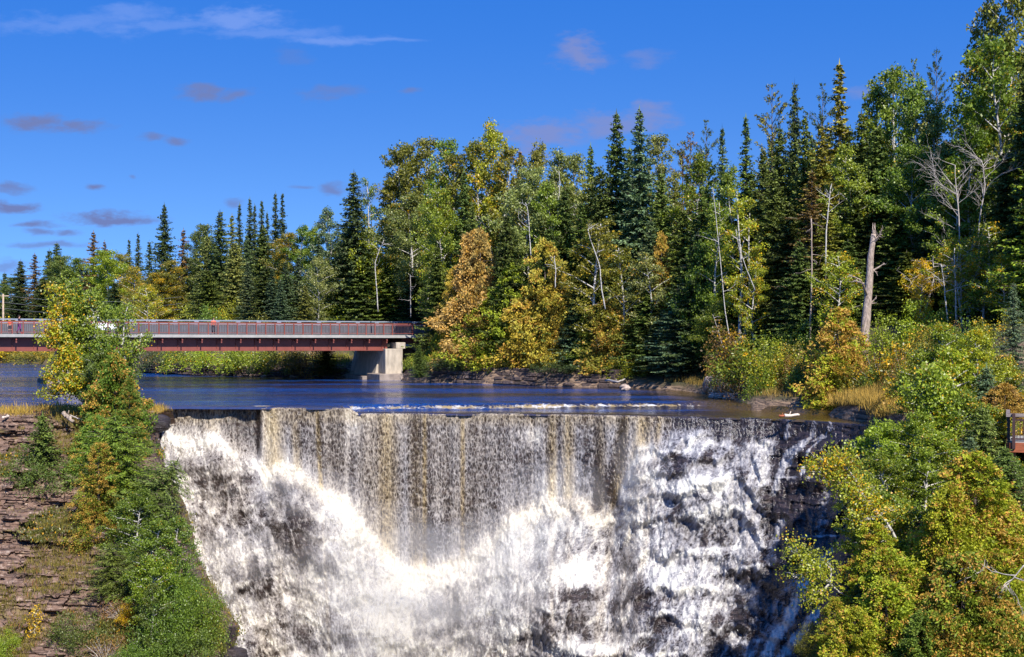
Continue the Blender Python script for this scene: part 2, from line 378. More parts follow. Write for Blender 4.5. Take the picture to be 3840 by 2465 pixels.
# curtain
cur = 1 - cas
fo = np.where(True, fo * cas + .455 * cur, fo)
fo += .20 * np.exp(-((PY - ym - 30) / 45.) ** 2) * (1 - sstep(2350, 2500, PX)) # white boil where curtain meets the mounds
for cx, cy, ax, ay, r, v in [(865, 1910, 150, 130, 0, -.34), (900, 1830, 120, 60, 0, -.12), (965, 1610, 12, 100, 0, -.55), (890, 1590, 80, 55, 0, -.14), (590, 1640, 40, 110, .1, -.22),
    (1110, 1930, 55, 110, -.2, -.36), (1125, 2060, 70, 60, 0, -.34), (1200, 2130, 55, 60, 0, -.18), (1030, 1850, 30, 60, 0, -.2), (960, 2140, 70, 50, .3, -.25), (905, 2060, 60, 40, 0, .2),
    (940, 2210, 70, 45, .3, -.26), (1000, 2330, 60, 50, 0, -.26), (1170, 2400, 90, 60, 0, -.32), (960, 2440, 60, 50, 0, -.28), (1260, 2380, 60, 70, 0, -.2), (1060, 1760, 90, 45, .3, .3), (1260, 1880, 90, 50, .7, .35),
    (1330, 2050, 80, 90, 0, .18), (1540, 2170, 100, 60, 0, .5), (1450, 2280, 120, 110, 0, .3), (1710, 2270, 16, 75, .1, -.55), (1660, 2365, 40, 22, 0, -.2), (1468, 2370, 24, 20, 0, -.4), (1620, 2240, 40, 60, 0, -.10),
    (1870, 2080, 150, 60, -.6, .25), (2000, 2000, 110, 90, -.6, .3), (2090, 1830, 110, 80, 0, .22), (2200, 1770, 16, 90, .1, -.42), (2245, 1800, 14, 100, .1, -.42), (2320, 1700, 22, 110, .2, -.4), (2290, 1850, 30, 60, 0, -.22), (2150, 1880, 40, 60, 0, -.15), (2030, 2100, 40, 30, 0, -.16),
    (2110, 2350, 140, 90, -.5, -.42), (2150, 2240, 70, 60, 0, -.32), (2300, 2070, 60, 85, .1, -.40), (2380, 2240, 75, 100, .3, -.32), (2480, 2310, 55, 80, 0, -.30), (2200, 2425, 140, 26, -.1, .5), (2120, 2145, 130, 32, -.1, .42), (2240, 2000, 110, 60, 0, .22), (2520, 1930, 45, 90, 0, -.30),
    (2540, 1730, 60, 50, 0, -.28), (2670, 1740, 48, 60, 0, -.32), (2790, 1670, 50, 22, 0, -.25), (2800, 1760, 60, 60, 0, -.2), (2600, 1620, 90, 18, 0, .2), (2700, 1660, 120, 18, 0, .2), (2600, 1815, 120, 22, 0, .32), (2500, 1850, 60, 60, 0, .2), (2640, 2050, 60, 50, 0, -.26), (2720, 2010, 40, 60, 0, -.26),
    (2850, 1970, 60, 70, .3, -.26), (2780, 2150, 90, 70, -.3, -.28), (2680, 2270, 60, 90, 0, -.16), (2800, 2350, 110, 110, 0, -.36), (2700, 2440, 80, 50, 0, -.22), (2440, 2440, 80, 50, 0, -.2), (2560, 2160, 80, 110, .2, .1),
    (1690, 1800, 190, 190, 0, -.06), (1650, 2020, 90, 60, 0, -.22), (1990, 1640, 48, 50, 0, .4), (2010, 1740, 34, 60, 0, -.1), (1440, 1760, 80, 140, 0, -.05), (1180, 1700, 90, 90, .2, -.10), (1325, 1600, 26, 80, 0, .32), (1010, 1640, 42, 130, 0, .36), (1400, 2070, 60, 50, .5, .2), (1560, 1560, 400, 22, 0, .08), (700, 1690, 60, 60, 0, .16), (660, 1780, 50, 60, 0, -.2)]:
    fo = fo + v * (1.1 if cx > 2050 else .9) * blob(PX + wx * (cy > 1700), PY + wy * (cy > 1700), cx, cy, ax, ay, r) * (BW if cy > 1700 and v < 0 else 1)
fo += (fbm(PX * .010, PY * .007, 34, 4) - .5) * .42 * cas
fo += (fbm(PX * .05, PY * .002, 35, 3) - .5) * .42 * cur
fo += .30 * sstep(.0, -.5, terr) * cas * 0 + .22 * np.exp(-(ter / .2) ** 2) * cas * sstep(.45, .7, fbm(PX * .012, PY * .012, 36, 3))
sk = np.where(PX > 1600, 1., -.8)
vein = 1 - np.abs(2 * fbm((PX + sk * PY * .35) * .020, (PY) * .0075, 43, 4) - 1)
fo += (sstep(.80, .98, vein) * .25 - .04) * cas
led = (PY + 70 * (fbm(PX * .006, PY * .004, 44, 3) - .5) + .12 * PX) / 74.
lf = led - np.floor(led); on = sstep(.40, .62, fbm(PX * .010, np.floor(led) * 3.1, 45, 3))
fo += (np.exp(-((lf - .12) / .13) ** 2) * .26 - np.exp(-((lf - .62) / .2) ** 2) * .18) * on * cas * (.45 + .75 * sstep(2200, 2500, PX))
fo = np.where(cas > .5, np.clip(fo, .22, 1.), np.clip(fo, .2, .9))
fo = fo * (1 - rock) + rock * (.08 + strm)
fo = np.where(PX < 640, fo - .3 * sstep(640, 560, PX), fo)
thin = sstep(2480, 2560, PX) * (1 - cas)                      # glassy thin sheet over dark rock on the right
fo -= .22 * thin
tan = np.zeros_like(PX)
for cx, w, a in [(1020, 45, .8), (1105, 22, .6), (1190, 12, .9), (1450, 50, .75), (1560, 30, .6), (1592, 12, .9), (1735, 12, .8), (1400, 90, .4), (1250, 120, .35), (2070, 22, .75), (2130, 26, .7), (2250, 24, .55), (2345, 24, .8), (2420, 40, .8), (2475, 16, .7), (1840, 100, .15), (790, 60, .45)]:
    tan = np.maximum(tan, a * np.exp(-((PX - cx - (PY - 1550) * (.05 if cx < 1200 else (-.12 if cx > 2300 else 0))) / w) ** 2) * (cur * 1.0 + cas * .35))
tan = np.maximum(tan, .55 * cur * sstep(1640, 1560, PY) * (1 - thin))
tan = np.maximum(tan, .32 * blob(PX, PY, 1600, 2160, 420, 90, -.15)); tan = np.maximum(tan, .25 * blob(PX, PY, 1500, 2350, 300, 150))
tan = np.maximum(tan, .42 * np.exp(-((PY - ym - 40) / 60.) ** 2) * (PX < 2300) * (PX > 980)); tan = np.maximum(tan, .42 * fbm(PX * .008, PY * .004, 37, 3) * sstep(2500, 1800, PX))
X = (PX - CX) / F * D; Y = D; Z = CZ - (PY - HY) / F * D
Z[0] = zl[0] + .05; Y[0] += .5
# flow coordinates: streaks lean toward the middle of the gorge on the mounds
lean = np.where(PX > 1600, .45, -.35) * cas * below * sstep(50, 500, np.abs(PX - 1580))
U = X + lean; Vv = Z - (DL - D) * .5
fm_ = N('falling_water'); uvn = fm_.n('ShaderNodeUVMap', uv_map='flow').outputs[0]
fa = fm_.attr('foam').outputs['Fac']; ta = fm_.attr('tan').outputs['Fac']; ca = fm_.attr('cascade').outputs['Fac']
wv = fm_.n('ShaderNodeTexNoise', {'Vector': uvn, 'Scale': 1.1, 'Detail': 3}).outputs['Color']
wuv = fm_.n('ShaderNodeVectorMath', {0: uvn, 1: fm_.n('ShaderNodeVectorMath', {0: wv, 'Scale': .55}, operation='SCALE').outputs[0]}, operation='ADD').outputs[0]
na = fm_.noise(fm_.mapping(uvn, (8.5, 2.2, 1)), 1.0, 7, .75, .5)        # curtain filigree
nb_ = fm_.noise(fm_.mapping(wuv, (5.5, 3.6, 1)), 1.0, 8, .76, .4)       # cascade froth
vo = fm_.n('ShaderNodeTexVoronoi', {'Vector': fm_.mapping(wuv, (6.5, 3.0, 1)), 'Scale': 1.0}, feature='DISTANCE_TO_EDGE').outputs[0]
web = fm_.rng(vo, .0, .28, .10, -.08)
nn = fm_.mix(ca, fm_.math('ADD', fm_.math('MULTIPLY_ADD', na, 1.25, -.125), web), fm_.math('ADD', fm_.math('MULTIPLY_ADD', nb_, 1.45, -.225), fm_.math('MULTIPLY', web, .7)))
k = fm_.math('ADD', nn, fm_.math('MULTIPLY', fm_.math('SUBTRACT', fa, .5), .92))
msk = fm_.rng(k, .29, .70)
thick = fm_.rng(k, .60, 1.0)
tan_c = fm_.mix(thick, (.36, .26, .11, 1), (.62, .51, .31, 1))
wht = fm_.mix(thick, (.27, .26, .28, 1), (.62, .60, .555, 1))
cw = fm_.mix(ta, wht, tan_c)
rkn = fm_.noise(fm_.mapping(fm_.n('ShaderNodeTexCoord').outputs['Object'], (1.2, 1.2, 8)), 1.0, 7, .65)
dk = fm_.mix(fm_.rng(rkn, .4, .65), (.012, .010, .013, 1), (.055, .040, .040, 1))
dk = fm_.mix(fm_.math('MULTIPLY', ta, .5), dk, (.10, .065, .02, 1))
cc = fm_.mix(msk, dk, cw)
bmp = fm_.n('ShaderNodeBump', {'Height': fm_.math('ADD', k, fm_.math('MULTIPLY', rkn, .3)), 'Strength': .5, 'Distance': .12}).outputs[0]
rgh = fm_.rng(msk, 0, 1, .22, .65)
pb = fm_.n('ShaderNodeBsdfPrincipled', {'Base Color': cc, 'Roughness': rgh, 'Specular IOR Level': .5, 'Normal': bmp, 'Subsurface Weight': 0.})
M['falls'] = fm_.out(pb.outputs[0])
nu, nv = len(fpx), NR
q = grid(nu, nv)
qc = rock.ravel()[q].mean(1)
isr = qc > .5
FV = np.stack([X.ravel(), Y.ravel(), Z.ravel()], 1)
def submesh(name, q, **kw):
    used = np.unique(q); mp = np.full(len(FV), -1); mp[used] = np.arange(len(used))
    a = {'foam': fo.ravel()[used], 'tan': np.clip(tan, 0, 1).ravel()[used], 'cascade': cas.ravel()[used]}
    return mesh(name, FV[used], mp[q], True, a, np.stack([U.ravel(), Vv.ravel()], 1)[used])
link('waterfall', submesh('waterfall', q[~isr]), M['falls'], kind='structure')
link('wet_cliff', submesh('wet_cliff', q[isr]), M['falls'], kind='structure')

# ------------------------------------------------------------------ cliffs
def cliff(name, pxs, y0, y1, nrow, dfun, mat, seed, amp=.9):
    PX, T = np.meshgrid(pxs, np.linspace(0, 1, nrow))
    PY = y0(PX) + T * (y1 - y0(PX))
    D = dfun(PX, PY)
    z = CZ - (PY - HY) / F * D
    x = (PX - CX) / F * D
    lay = z * 2.1 + 1.6 * (fbm(x * .09, z * .03, seed, 2)) + .05 * x
    b = np.floor(lay); fr = lay - b
    D = D - (hsh(b, np.floor(x * (.35 + .6 * hsh(b, b, 4)) + hsh(b, b, 2) * 7 + .9 * vn(x * .7, z * 2, 8)), seed) - .5) * amp - (hsh(np.floor(lay * 3.3), np.floor(x * 1.9 + b * .7 + 1.3 * vn(x * 1.3, z * 3, 9)), seed + 1) - .5) * amp * .38
    D -= (fbm(x * .35, z * .5, seed + 3, 4) - .5) * 1.8
    X = (PX - CX) / F * D; Z = CZ - (PY - HY) / F * D
    return link(name, mesh(name, np.stack([X.ravel(), D.ravel(), Z.ravel()], 1), grid(len(pxs), nrow), False), mat, kind='structure'), (X, D, Z)
def dl_(px, py):
    d = np.interp(py, [1540, 1570, 1680, 1760, 1900, 2050, 2200, 2465, 2900], [89, 86.5, 85.2, 82, 80, 77.5, 74.5, 71, 66])
    edge = np.interp(py, [1540, 1750, 1900, 2080, 2250, 2350, 2465, 2900], [548, 580, 655, 690, 770, 845, 815, 890])
    d = d - 2.5 * sstep(-350, -60, px - edge) * sstep(1700, 2200, py)
    return d + 70 * sstep(-5, 150, px - edge) ** 1.2
left_cliff, LC = cliff('cliff', np.arange(-420, 960, 4.2), lambda p: 1548 + 0 * p + 12 * (fbm(p * .02, p * 0, 50, 3) - .5) * 2, 2900, 300, dl_, M['slate'], 51)
def dr_(px, py):
    d = np.interp(py, [1500, 1750, 2100, 2465, 2900], [78, 67, 61, 56, 50])
    edge = np.interp(py, [1500, 1800, 2050, 2200, 2465, 2900], [3420, 3300, 3160, 3130, 3080, 3000])
    d = d - np.clip((px - 3300) / 540, 0, 1.6) * 3
    return d + 70 * sstep(20, -120, px - edge) ** 1.2
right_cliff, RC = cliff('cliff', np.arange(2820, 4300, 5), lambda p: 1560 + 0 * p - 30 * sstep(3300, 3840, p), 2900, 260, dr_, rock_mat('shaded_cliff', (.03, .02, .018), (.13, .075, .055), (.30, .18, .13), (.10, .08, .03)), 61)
# ground shelf on top of the left cliff
sg = Geo()
sx = np.linspace(-70, -22.6, 90); sy = np.linspace(0, 1, 14)
SX, ST = np.meshgrid(sx, sy)
front = np.interp(SX, [-70, -22.6], [85.5, 87.2]) 
back = lip_y(SX) + .6
SY = front + ST * (back - front)
SZ = -.30 + (fbm(SX * .8, SY * .8, 71, 3) - .5) * .5 - .8 * sstep(.85, 1, ST) + .25 * np.sin(ST * PI)
shelf = link('ledge_ground', mesh('ledge_ground', np.stack([SX.ravel(), SY.ravel(), SZ.ravel()], 1), grid(90, 14)[:, ::-1], True), M['slate'], kind='structure')

# ------------------------------------------------------------------ tree prototypes
class Leaves:
    def __init__(s): s.B = []; s.Dr = []; s.L = []; s.W = []; s.Nn = []; s.C = []
    def add(s, b, d, l, w, nrm, g, rs):
        n = len(b); s.B.append(b); s.Dr.append(d); s.L.append(np.broadcast_to(l, (n,))); s.W.append(np.broadcast_to(w, (n,))); s.Nn.append(nrm)
        c = np.ones((n, 4)); c[:, 0] = rs.random(n); c[:, 1] = g; c[:, 2] = rs.random(n); s.C.append(c)
    def build(s, name):
        B = np.vstack(s.B); Dr = np.vstack(s.Dr); Nn = np.vstack(s.Nn); L = np.concatenate(s.L)[:, None]; W = np.concatenate(s.W)[:, None]; C = np.vstack(s.C)
        Dr = Dr / (np.linalg.norm(Dr, axis=1)[:, None] + 1e-9)
        S = np.cross(Dr, Nn); S /= np.linalg.norm(S, axis=1)[:, None] + 1e-9
        V = np.stack([B, B + Dr * L * .45 + S * W * .5, B + Dr * L, B + Dr * L * .45 - S * W * .5], 1).reshape(-1, 3)
        n = len(B)
        return mesh(name, V, np.arange(4 * n).reshape(n, 4), False, {'col': np.repeat(C, 4, 0)})

def spruce(seed, H=18., R=3.6, b=.06, p=.85, nb=6, step=.36, droop=.45, sl=.52, sw=.19, dens=1.25, up=.0, bare=0., sway=.0, tuft=False, ragged=.35):
    rs = np.random.default_rng(seed); lv = Leaves(); tr = Geo()
    zs = np.linspace(0, H, 14); ph = rs.random() * 6
    pth = np.stack([sway * np.sin(zs / H * 4 + ph), sway * np.cos(zs / H * 3 + ph), zs], 1)
    tr.tube(pth, np.linspace(H * .0105 + .03, .02, 14), 7)
    z = b * H
    lob = rs.random(8) * 6.28
    while z < H * .985:
        fr = (z - b * H) / (H - b * H)
        r = R * (1 - fr) ** p * (1 + ragged * (rs.random() - .5)) + .10
        if fr < .08: r *= .75
        c0 = np.array([np.interp(z, zs, pth[:, 0]), np.interp(z, zs, pth[:, 1]), z])
        n = nb if fr < .8 else max(4, nb - 1)
        a0 = rs.random() * 6.28
        for k in range(n):
            az = a0 + k * 6.283 / n + rs.normal() * .25
            L = r * rs.uniform(.55, 1.22)
            zj = min(H * .99, z + rs.uniform(-.8, .8) * step); c0 = np.array([np.interp(zj, zs, pth[:, 0]), np.interp(zj, zs, pth[:, 1]), zj])
            if rs.random() < bare: L *= .3
            rad = np.array([math.cos(az), math.sin(az), 0]); tg = np.array([-rad[1], rad[0], 0])
            K = max(3, int(L / (.24 if not tuft else .3) * dens) + 1)
            t = (np.arange(K) + rs.random(K) * .8) / K
            if tuft: t = .35 + .65 * t
            up_ = up * (.6 + .4 * fr)
            zz = L * (up_ * t - droop * (1 - fr * .7) * t + droop * .45 * t * t * t)
            sp = c0 + rad * (L * t)[:, None] + np.array([0, 0, 1.]) * zz[:, None]
            if L > .5 and k % 2 == 0: tr.tube([c0, c0 + rad * L * .5 + np.array([0, 0, zz[K // 2]]), sp[-1]], [.035, .02, .008], 3, False)
            g = np.clip(rs.normal(.5, .2), 0, 1)
            for side in (-1, 1, 0, 2):
                d = rad * .65 + tg * (side * .85 if side in (-1, 1) else 0) + np.array([0, 0, (-.9 if side == 2 else -.12) + up * .8]) + rs.normal(size=(K, 3)) * .22
                ll = sl * (1.05 - .45 * t) * rs.uniform(.7, 1.25, K) * min(1, .45 + L / R)
                nrm = np.array([0, 0, 1.]) + rs.normal(size=(K, 3)) * .45
                if side == 2: nrm = rad + rs.normal(size=(K, 3)) * .4; ll = ll * .7
                lv.add(sp + rs.normal(size=(K, 3)) * .05, d, ll, sw * rs.uniform(.7, 1.3, K), nrm, np.clip(g + rs.normal(size=K) * .1, 0, 1), rs)
        z += step * (.55 + .45 * (1 - fr)) * rs.uniform(.7, 1.3)
    lv.add(np.array([[pth[-1, 0], pth[-1, 1], H - .5]]), np.array([[0, 0, 1.]]), .9, .12, np.array([[1., 0, 0]]), .5, rs)
    return lv.build('needles'), tr.mesh('trunk', True), H, R

def broad(seed, H=17., R=3.2, b=.3, nl=30, cr=.62, npc=70, leaf=.17, asc=.9, twin=1, lean=.0, belly=.45, flat=.75, extra=0):
    rs = np.random.default_rng(seed); lv = Leaves(); tr = Geo()
    for w in range(twin):
        ph = rs.random() * 6; hh = H * (1 - .12 * w); ox = (w - (twin - 1) / 2) * R * .5
        zs = np.linspace(0, hh, 12)
        pth = np.stack([ox * (.15 + zs / hh) + lean * zs * zs / hh + .22 * np.sin(zs * .6 + ph), .18 * np.cos(zs * .5 + ph), zs], 1)
        tr.tube(pth, np.linspace(H * .0088 + .03, .025, 12), 7)
        for k in range(nl // twin):
            fr = b + (1 - b) * (k + rs.random() * .9) / (nl // twin); fr = min(fr, .985)
            u = (fr - b) / (1 - b)
            prof = (math.sin(PI * min(1, (u * (1 - belly) / .5 if u < belly else .5 + (u - belly) / (1 - belly) * .5 * 1.0) if False else 1) * .5))
            rr = R * (np.interp(u, [0, .12, belly, .8, 1.], [.45, .75, 1., .55, .12]))
            az = k * 2.4 + rs.normal() * .4
            L = rr * rs.uniform(.65, 1.12)
            c0 = np.array([np.interp(fr * hh, zs, pth[:, 0]), np.interp(fr * hh, zs, pth[:, 1]), fr * hh])
            rad = np.array([math.cos(az), math.sin(az), 0])
            a_ = asc * rs.uniform(.6, 1.2)
            mid = c0 + rad * L * .5 + np.array([0, 0, L * .5 * a_]); end = c0 + rad * L + np.array([0, 0, L * a_ * .85])
            if end[2] > H * 1.02: end[2] = H * 1.02
            tr.tube([c0, mid, end], [.05, .03, .012], 4, False)
            nc = 3 + int(L / .9) + extra
            for j in range(nc):
                t = .3 + .75 * (j + rs.random()) / nc
                cc = c0 + (end - c0) * t + rs.normal(size=3) * .28 * cr + (mid - (c0 + end) / 2) * 4 * t * (1 - min(t, 1))
                n = int(npc * rs.uniform(.5, 1.4))
                off = rs.normal(size=(n, 3)); off /= np.linalg.norm(off, axis=1)[:, None]; off *= (rs.random(n) ** .45)[:, None] * cr * rs.uniform(.6, 1.25)
                off[:, 2] *= flat
                g = np.clip(rs.normal(.48, .24), 0, 1)
                d = rs.normal(size=(n, 3)); d[:, 2] -= .4
                lv.add(cc + off, d, leaf * rs.uniform(.7, 1.3, n), leaf * .8 * rs.uniform(.7, 1.2, n), rs.normal(size=(n, 3)) * .7 + np.array([.1, -.35, .7]), np.clip(g + rs.normal(size=n) * .06, 0, 1), rs)
    return lv.build('foliage'), tr.mesh('trunk', True), H, R

def cedar(seed, H=12., R=2.8, n=420, b=.02, p=.75, cr=.55, npc=44, sl=.34, sw=.15, lump=.35):
    rs = np.random.default_rng(seed); lv = Leaves(); tr = Geo()
    tr.tube([[0, 0, 0], [.1, 0, H * .5], [0, .1, H * .97]], [.16, .1, .02], 7)
    ph = rs.random(6) * 6
    for i in range(n):
        u = rs.random() ** 1.25; z = H * (b + (1 - b) * u)
        rr = R * np.interp(u, [0, .1, .3, 1], [.7, .95, 1., .08]) if p is None else R * ((1 - u) ** p * np.interp(u, [0, .12, .3], [.72, .95, 1.]) + .05)
        az = rs.random() * 6.283
        rr *= 1 + lump * (math.sin(az * 3 + ph[0] + z * 1.1) * .35 + math.sin(az * 2 - z * 1.7 + ph[1]) * .35)
        q_ = rs.uniform(.5, 1.05)
        rad = np.array([math.cos(az), math.sin(az), 0])
        c0 = rad * rr * q_ + np.array([0, 0, z - .25 * q_ * rr * .3])
        m = int(npc * rs.uniform(.6, 1.3)); s_ = cr * (1 - .55 * u)
        off = rs.normal(size=(m, 3)) * np.array([.5, .5, .42]) * s_ + rad * (rs.normal(size=m) * .35 * s_)[:, None]
        g = np.clip(rs.normal(.45, .2) + .15 * math.sin(z * 1.3 + az * 2 + ph[2]), 0, 1)
        d = rad * rs.uniform(.2, 1) + np.array([0, 0, .25]) + rs.normal(size=(m, 3)) * .5; d[:, 2] -= rs.random(m) * .9
        lv.add(c0 + off, d, sl * rs.uniform(.6, 1.3, m) * (1 - .3 * u), sw * rs.uniform(.7, 1.3, m), np.cross(rad, [0, 0, 1.]) + rs.normal(size=(m, 3)) * .6, np.clip(g + rs.normal(size=m) * .1, 0, 1), rs)
        if i % 12 == 0: tr.tube([[0, 0, max(.2, z - .3)], c0], [.03, .01], 3, False)
    return lv.build('foliage'), tr.mesh('trunk', True), H, R

def bush(seed, H=3., R=1.8, n=60, cr=.5, npc=60, leaf=.12, twigs=14, grassy=False, mats=None):
    rs = np.random.default_rng(seed); lv = Leaves(); tr = Geo()
    for i in range(n):
        d_ = rs.normal(size=3); d_ /= np.linalg.norm(d_); d_[2] = abs(d_[2])
        q_ = rs.uniform(.45, 1.05)
        c0 = d_ * np.array([R, R, H * .85]) * q_ + np.array([0, 0, H * .08])
        m = int(npc * rs.uniform(.5, 1.4))
        off = rs.normal(size=(m, 3)) * cr * .45
        g = np.clip(rs.normal(.48, .22), 0, 1)
        d = rs.normal(size=(m, 3)); d[:, 2] -= .2
        lv.add(c0 + off, d, leaf * rs.uniform(.7, 1.4, m), leaf * .75 * rs.uniform(.7, 1.2, m), rs.normal(size=(m, 3)) * .7 + np.array([.1, -.35, .6]), np.clip(g + rs.normal(size=m) * .08, 0, 1), rs)
        if i % max(1, n // twigs) == 0: tr.tube([[rs.normal() * .15, rs.normal() * .15, -.3], c0 * .5 + np.array([0, 0, .1]), c0], [.03, .02, .008], 3, False)
    return lv.build('foliage'), tr.mesh('stems', True), H, R

PR = {
 'sp': [spruce(1, p=.72, ragged=.5), spruce(2, p=.85, droop=.6, ragged=.6), spruce(3, R=4.2, p=.8, nb=7, ragged=.7, droop=.35)],
 'sf': [spruce(4, H=18, R=1.9, b=.05, p=.8, nb=6, step=.34, droop=.25, sl=.34, ragged=.25), spruce(5, H=18, R=2.2, p=.9, nb=6, step=.36, droop=.2, sl=.36)],
 'so': [spruce(6, R=3.3, b=.22, bare=.35, ragged=.8, droop=.55, dens=.9, nb=5), spruce(7, R=3., b=.3, bare=.3, ragged=.9, droop=.6, nb=5)],
 'pi': [spruce(8, H=18, R=3., b=.35, p=.5, nb=4, step=.75, droop=-.1, up=.55, sl=.55, sw=.12, tuft=True, ragged=.9, dens=1.5), spruce(9, H=18, R=3.4, b=.3, p=.55, nb=4, step=.8, droop=-.05, up=.4, sl=.6, sw=.12, tuft=True, ragged=1.0, dens=1.5)],
 'as': [broad(11, b=.18, nl=40, leaf=.2), broad(12, R=2.7, b=.15, nl=40, asc=1.0, leaf=.2), broad(13, R=3.8, b=.22, nl=42, cr=.75, npc=90, leaf=.2), broad(14, R=2.4, b=.3, nl=30, asc=1.2, cr=.55, leaf=.2)],
 'bi': [broad(15, H=14, R=2.4, b=.25, nl=30, cr=.5, leaf=.14, asc=.8, npc=60, twin=2), broad(16, H=14, R=2.2, b=.3, nl=24, cr=.5, leaf=.14, asc=.7, npc=55), broad(56, H=8, R=2.6, b=.15, nl=30, cr=.55, leaf=.14, asc=.6, npc=60), broad(57, H=10, R=2.2, b=.2, nl=26, cr=.5, leaf=.14, asc=.8, npc=60)],
 'mb': [broad(17, H=12, R=4.0, b=.12, nl=46, cr=.85, npc=90, leaf=.19, asc=.45, belly=.35)],
 'ce': [cedar(21, p=.55, lump=.7, n=480), cedar(22, p=.45, R=3.0, lump=.8, n=480), cedar(23, p=.8, R=3., lump=.7, n=480), cedar(24, H=8, R=3., p=.5, lump=.8)],
 'bu': [bush(31), bush(32, H=2.6, R=2.2, n=70), bush(33, H=3.4, R=1.5, n=55, leaf=.14)],
 'bt': [bush(34, H=3., R=2., n=50, npc=26, leaf=.11, twigs=44)],
 # near kinds: smaller, denser leaves
 'nc': [cedar(41, H=12, R=3., n=800, npc=55, sl=.20, sw=.085, cr=.36, lump=.5), cedar(42, H=12, R=2.8, n=800, npc=55, sl=.20, sw=.085, cr=.36, p=.55, lump=.6), cedar(61, H=6.5, R=2.6, n=560, npc=60, sl=.2, sw=.085, cr=.36, p=.6, lump=.6), cedar(62, H=4.5, R=2.6, n=460, npc=60, sl=.2, sw=.085, cr=.36, p=.5, lump=.6)],
 'nb': [broad(43, H=12, R=2.2, b=.12, nl=44, cr=.38, npc=85, leaf=.115, asc=.7, extra=1), broad(44, H=12, R=2.6, b=.18, nl=44, cr=.4, npc=90, leaf=.115, asc=.5, extra=1), broad(58, H=7, R=2.2, b=.05, nl=42, cr=.36, npc=90, leaf=.10, asc=.6, extra=1), broad(59, H=5, R=2.3, b=.05, nl=38, cr=.36, npc=90, leaf=.10, asc=.5, extra=1), broad(60, H=3.6, R=2.4, b=.05, nl=34, cr=.36, npc=90, leaf=.10, asc=.35, extra=1)],
 'ns': [spruce(46, H=12, R=2.9, p=.9, nb=7, step=.26, droop=.3, sl=.3, sw=.085, dens=1.7), spruce(47, H=12, R=2.2, p=.9, nb=7, step=.26, droop=.15, sl=.28, sw=.085, dens=1.7), spruce(63, H=4.5, R=1.9, p=.8, nb=8, step=.17, droop=.2, sl=.26, sw=.08, dens=1.8)],
 'nl': [spruce(64, H=4, R=2.2, b=.02, p=.6, nb=8, step=.2, droop=.2, sl=.34, sw=.045, dens=2., ragged=.8), spruce(48, H=7, R=3., b=.02, p=.6, nb=8, step=.3, droop=.15, sl=.36, sw=.05, dens=2.2, ragged=.8), spruce(49, H=5, R=2.6, b=.02, p=.5, nb=8, step=.3, droop=.3, sl=.36, sw=.05, dens=2.2, ragged=.9)],
 'nu': [bush(51, H=3., R=2., n=130, npc=80, leaf=.085, cr=.42), bush(52, H=2.4, R=2.4, n=130, npc=80, leaf=.085, cr=.42)],
 'nt': [bush(53, H=2.2, R=1.6, n=60, npc=40, leaf=.08, twigs=36)],
}
KM = {'sp': ('needle', 'bark'), 'sf': ('needle', 'bark'), 'so': ('needle', 'greybark'), 'pi': ('needle', 'bark'), 'as': ('broad', 'birch'), 'bi': ('broad', 'birch'), 'mb': ('broad', 'bark'), 'ce': ('cedar', 'bark'), 'bu': ('broad', 'bark'), 'bt': ('dry', 'deadwood'),
      'nc': ('cedar', 'bark'), 'nb': ('broad', 'birch'), 'ns': ('needle', 'bark'), 'nl': ('needle', 'bark'), 'nu': ('broad', 'bark'), 'nt': ('dry', 'deadwood')}
NAME = {'sp': 'spruce_tree', 'sf': 'fir_tree', 'so': 'spruce_tree', 'pi': 'pine_tree', 'as': 'aspen_tree', 'bi': 'birch_tree', 'mb': 'maple_tree', 'ce': 'cedar_tree', 'bu': 'bush', 'bt': 'bush', 'nc': 'cedar_tree', 'nb': 'birch_tree', 'ns': 'spruce_tree', 'nl': 'larch_tree', 'nu': 'bush', 'nt': 'bush'}
CAT = {'spruce_tree': 'tree', 'fir_tree': 'tree', 'pine_tree': 'tree', 'aspen_tree': 'tree', 'birch_tree': 'tree', 'maple_tree': 'tree', 'cedar_tree': 'tree', 'larch_tree': 'tree', 'bush': 'bush'}
# foliage base colours (linear) by word
FC = {'dark': (.062, .092, .028), 'deep': (.050, .078, .030), 'blue': (.085, .135, .080), 'olive': (.15, .16, .030), 'green': (.10, .165, .024), 'bright': (.17, .235, .022), 'lc': (.22, .27, .02), 'lime': (.22, .26, .024),
      'pale': (.17, .20, .070), 'gold': (.27, .235, .040), 'tan': (.30, .225, .085), 'yellow': (.55, .42, .018), 'brown': (.17, .11, .045), 'mid': (.092, .135, .034), 'gr2': (.135, .19, .024), 'rust': (.13, .085, .03)}
rnd = random.Random(7)
WK = dict(sp=(75, 1.2), sf=(38, 1.2), so=(70, 1.1), pi=(30, 1.2), bi=(40, 1.25), mb=(10, 1.15), ce=(12, 1.2), bu=(0, 1.35), bt=(0, 1.3), nc=(0, 1.35), nb=(20, 1.45), ns=(0, 1.35), nl=(0, 1.5), nu=(0, 1.35), nt=(0, 1.2))
WK['as'] = (50, 1.3)
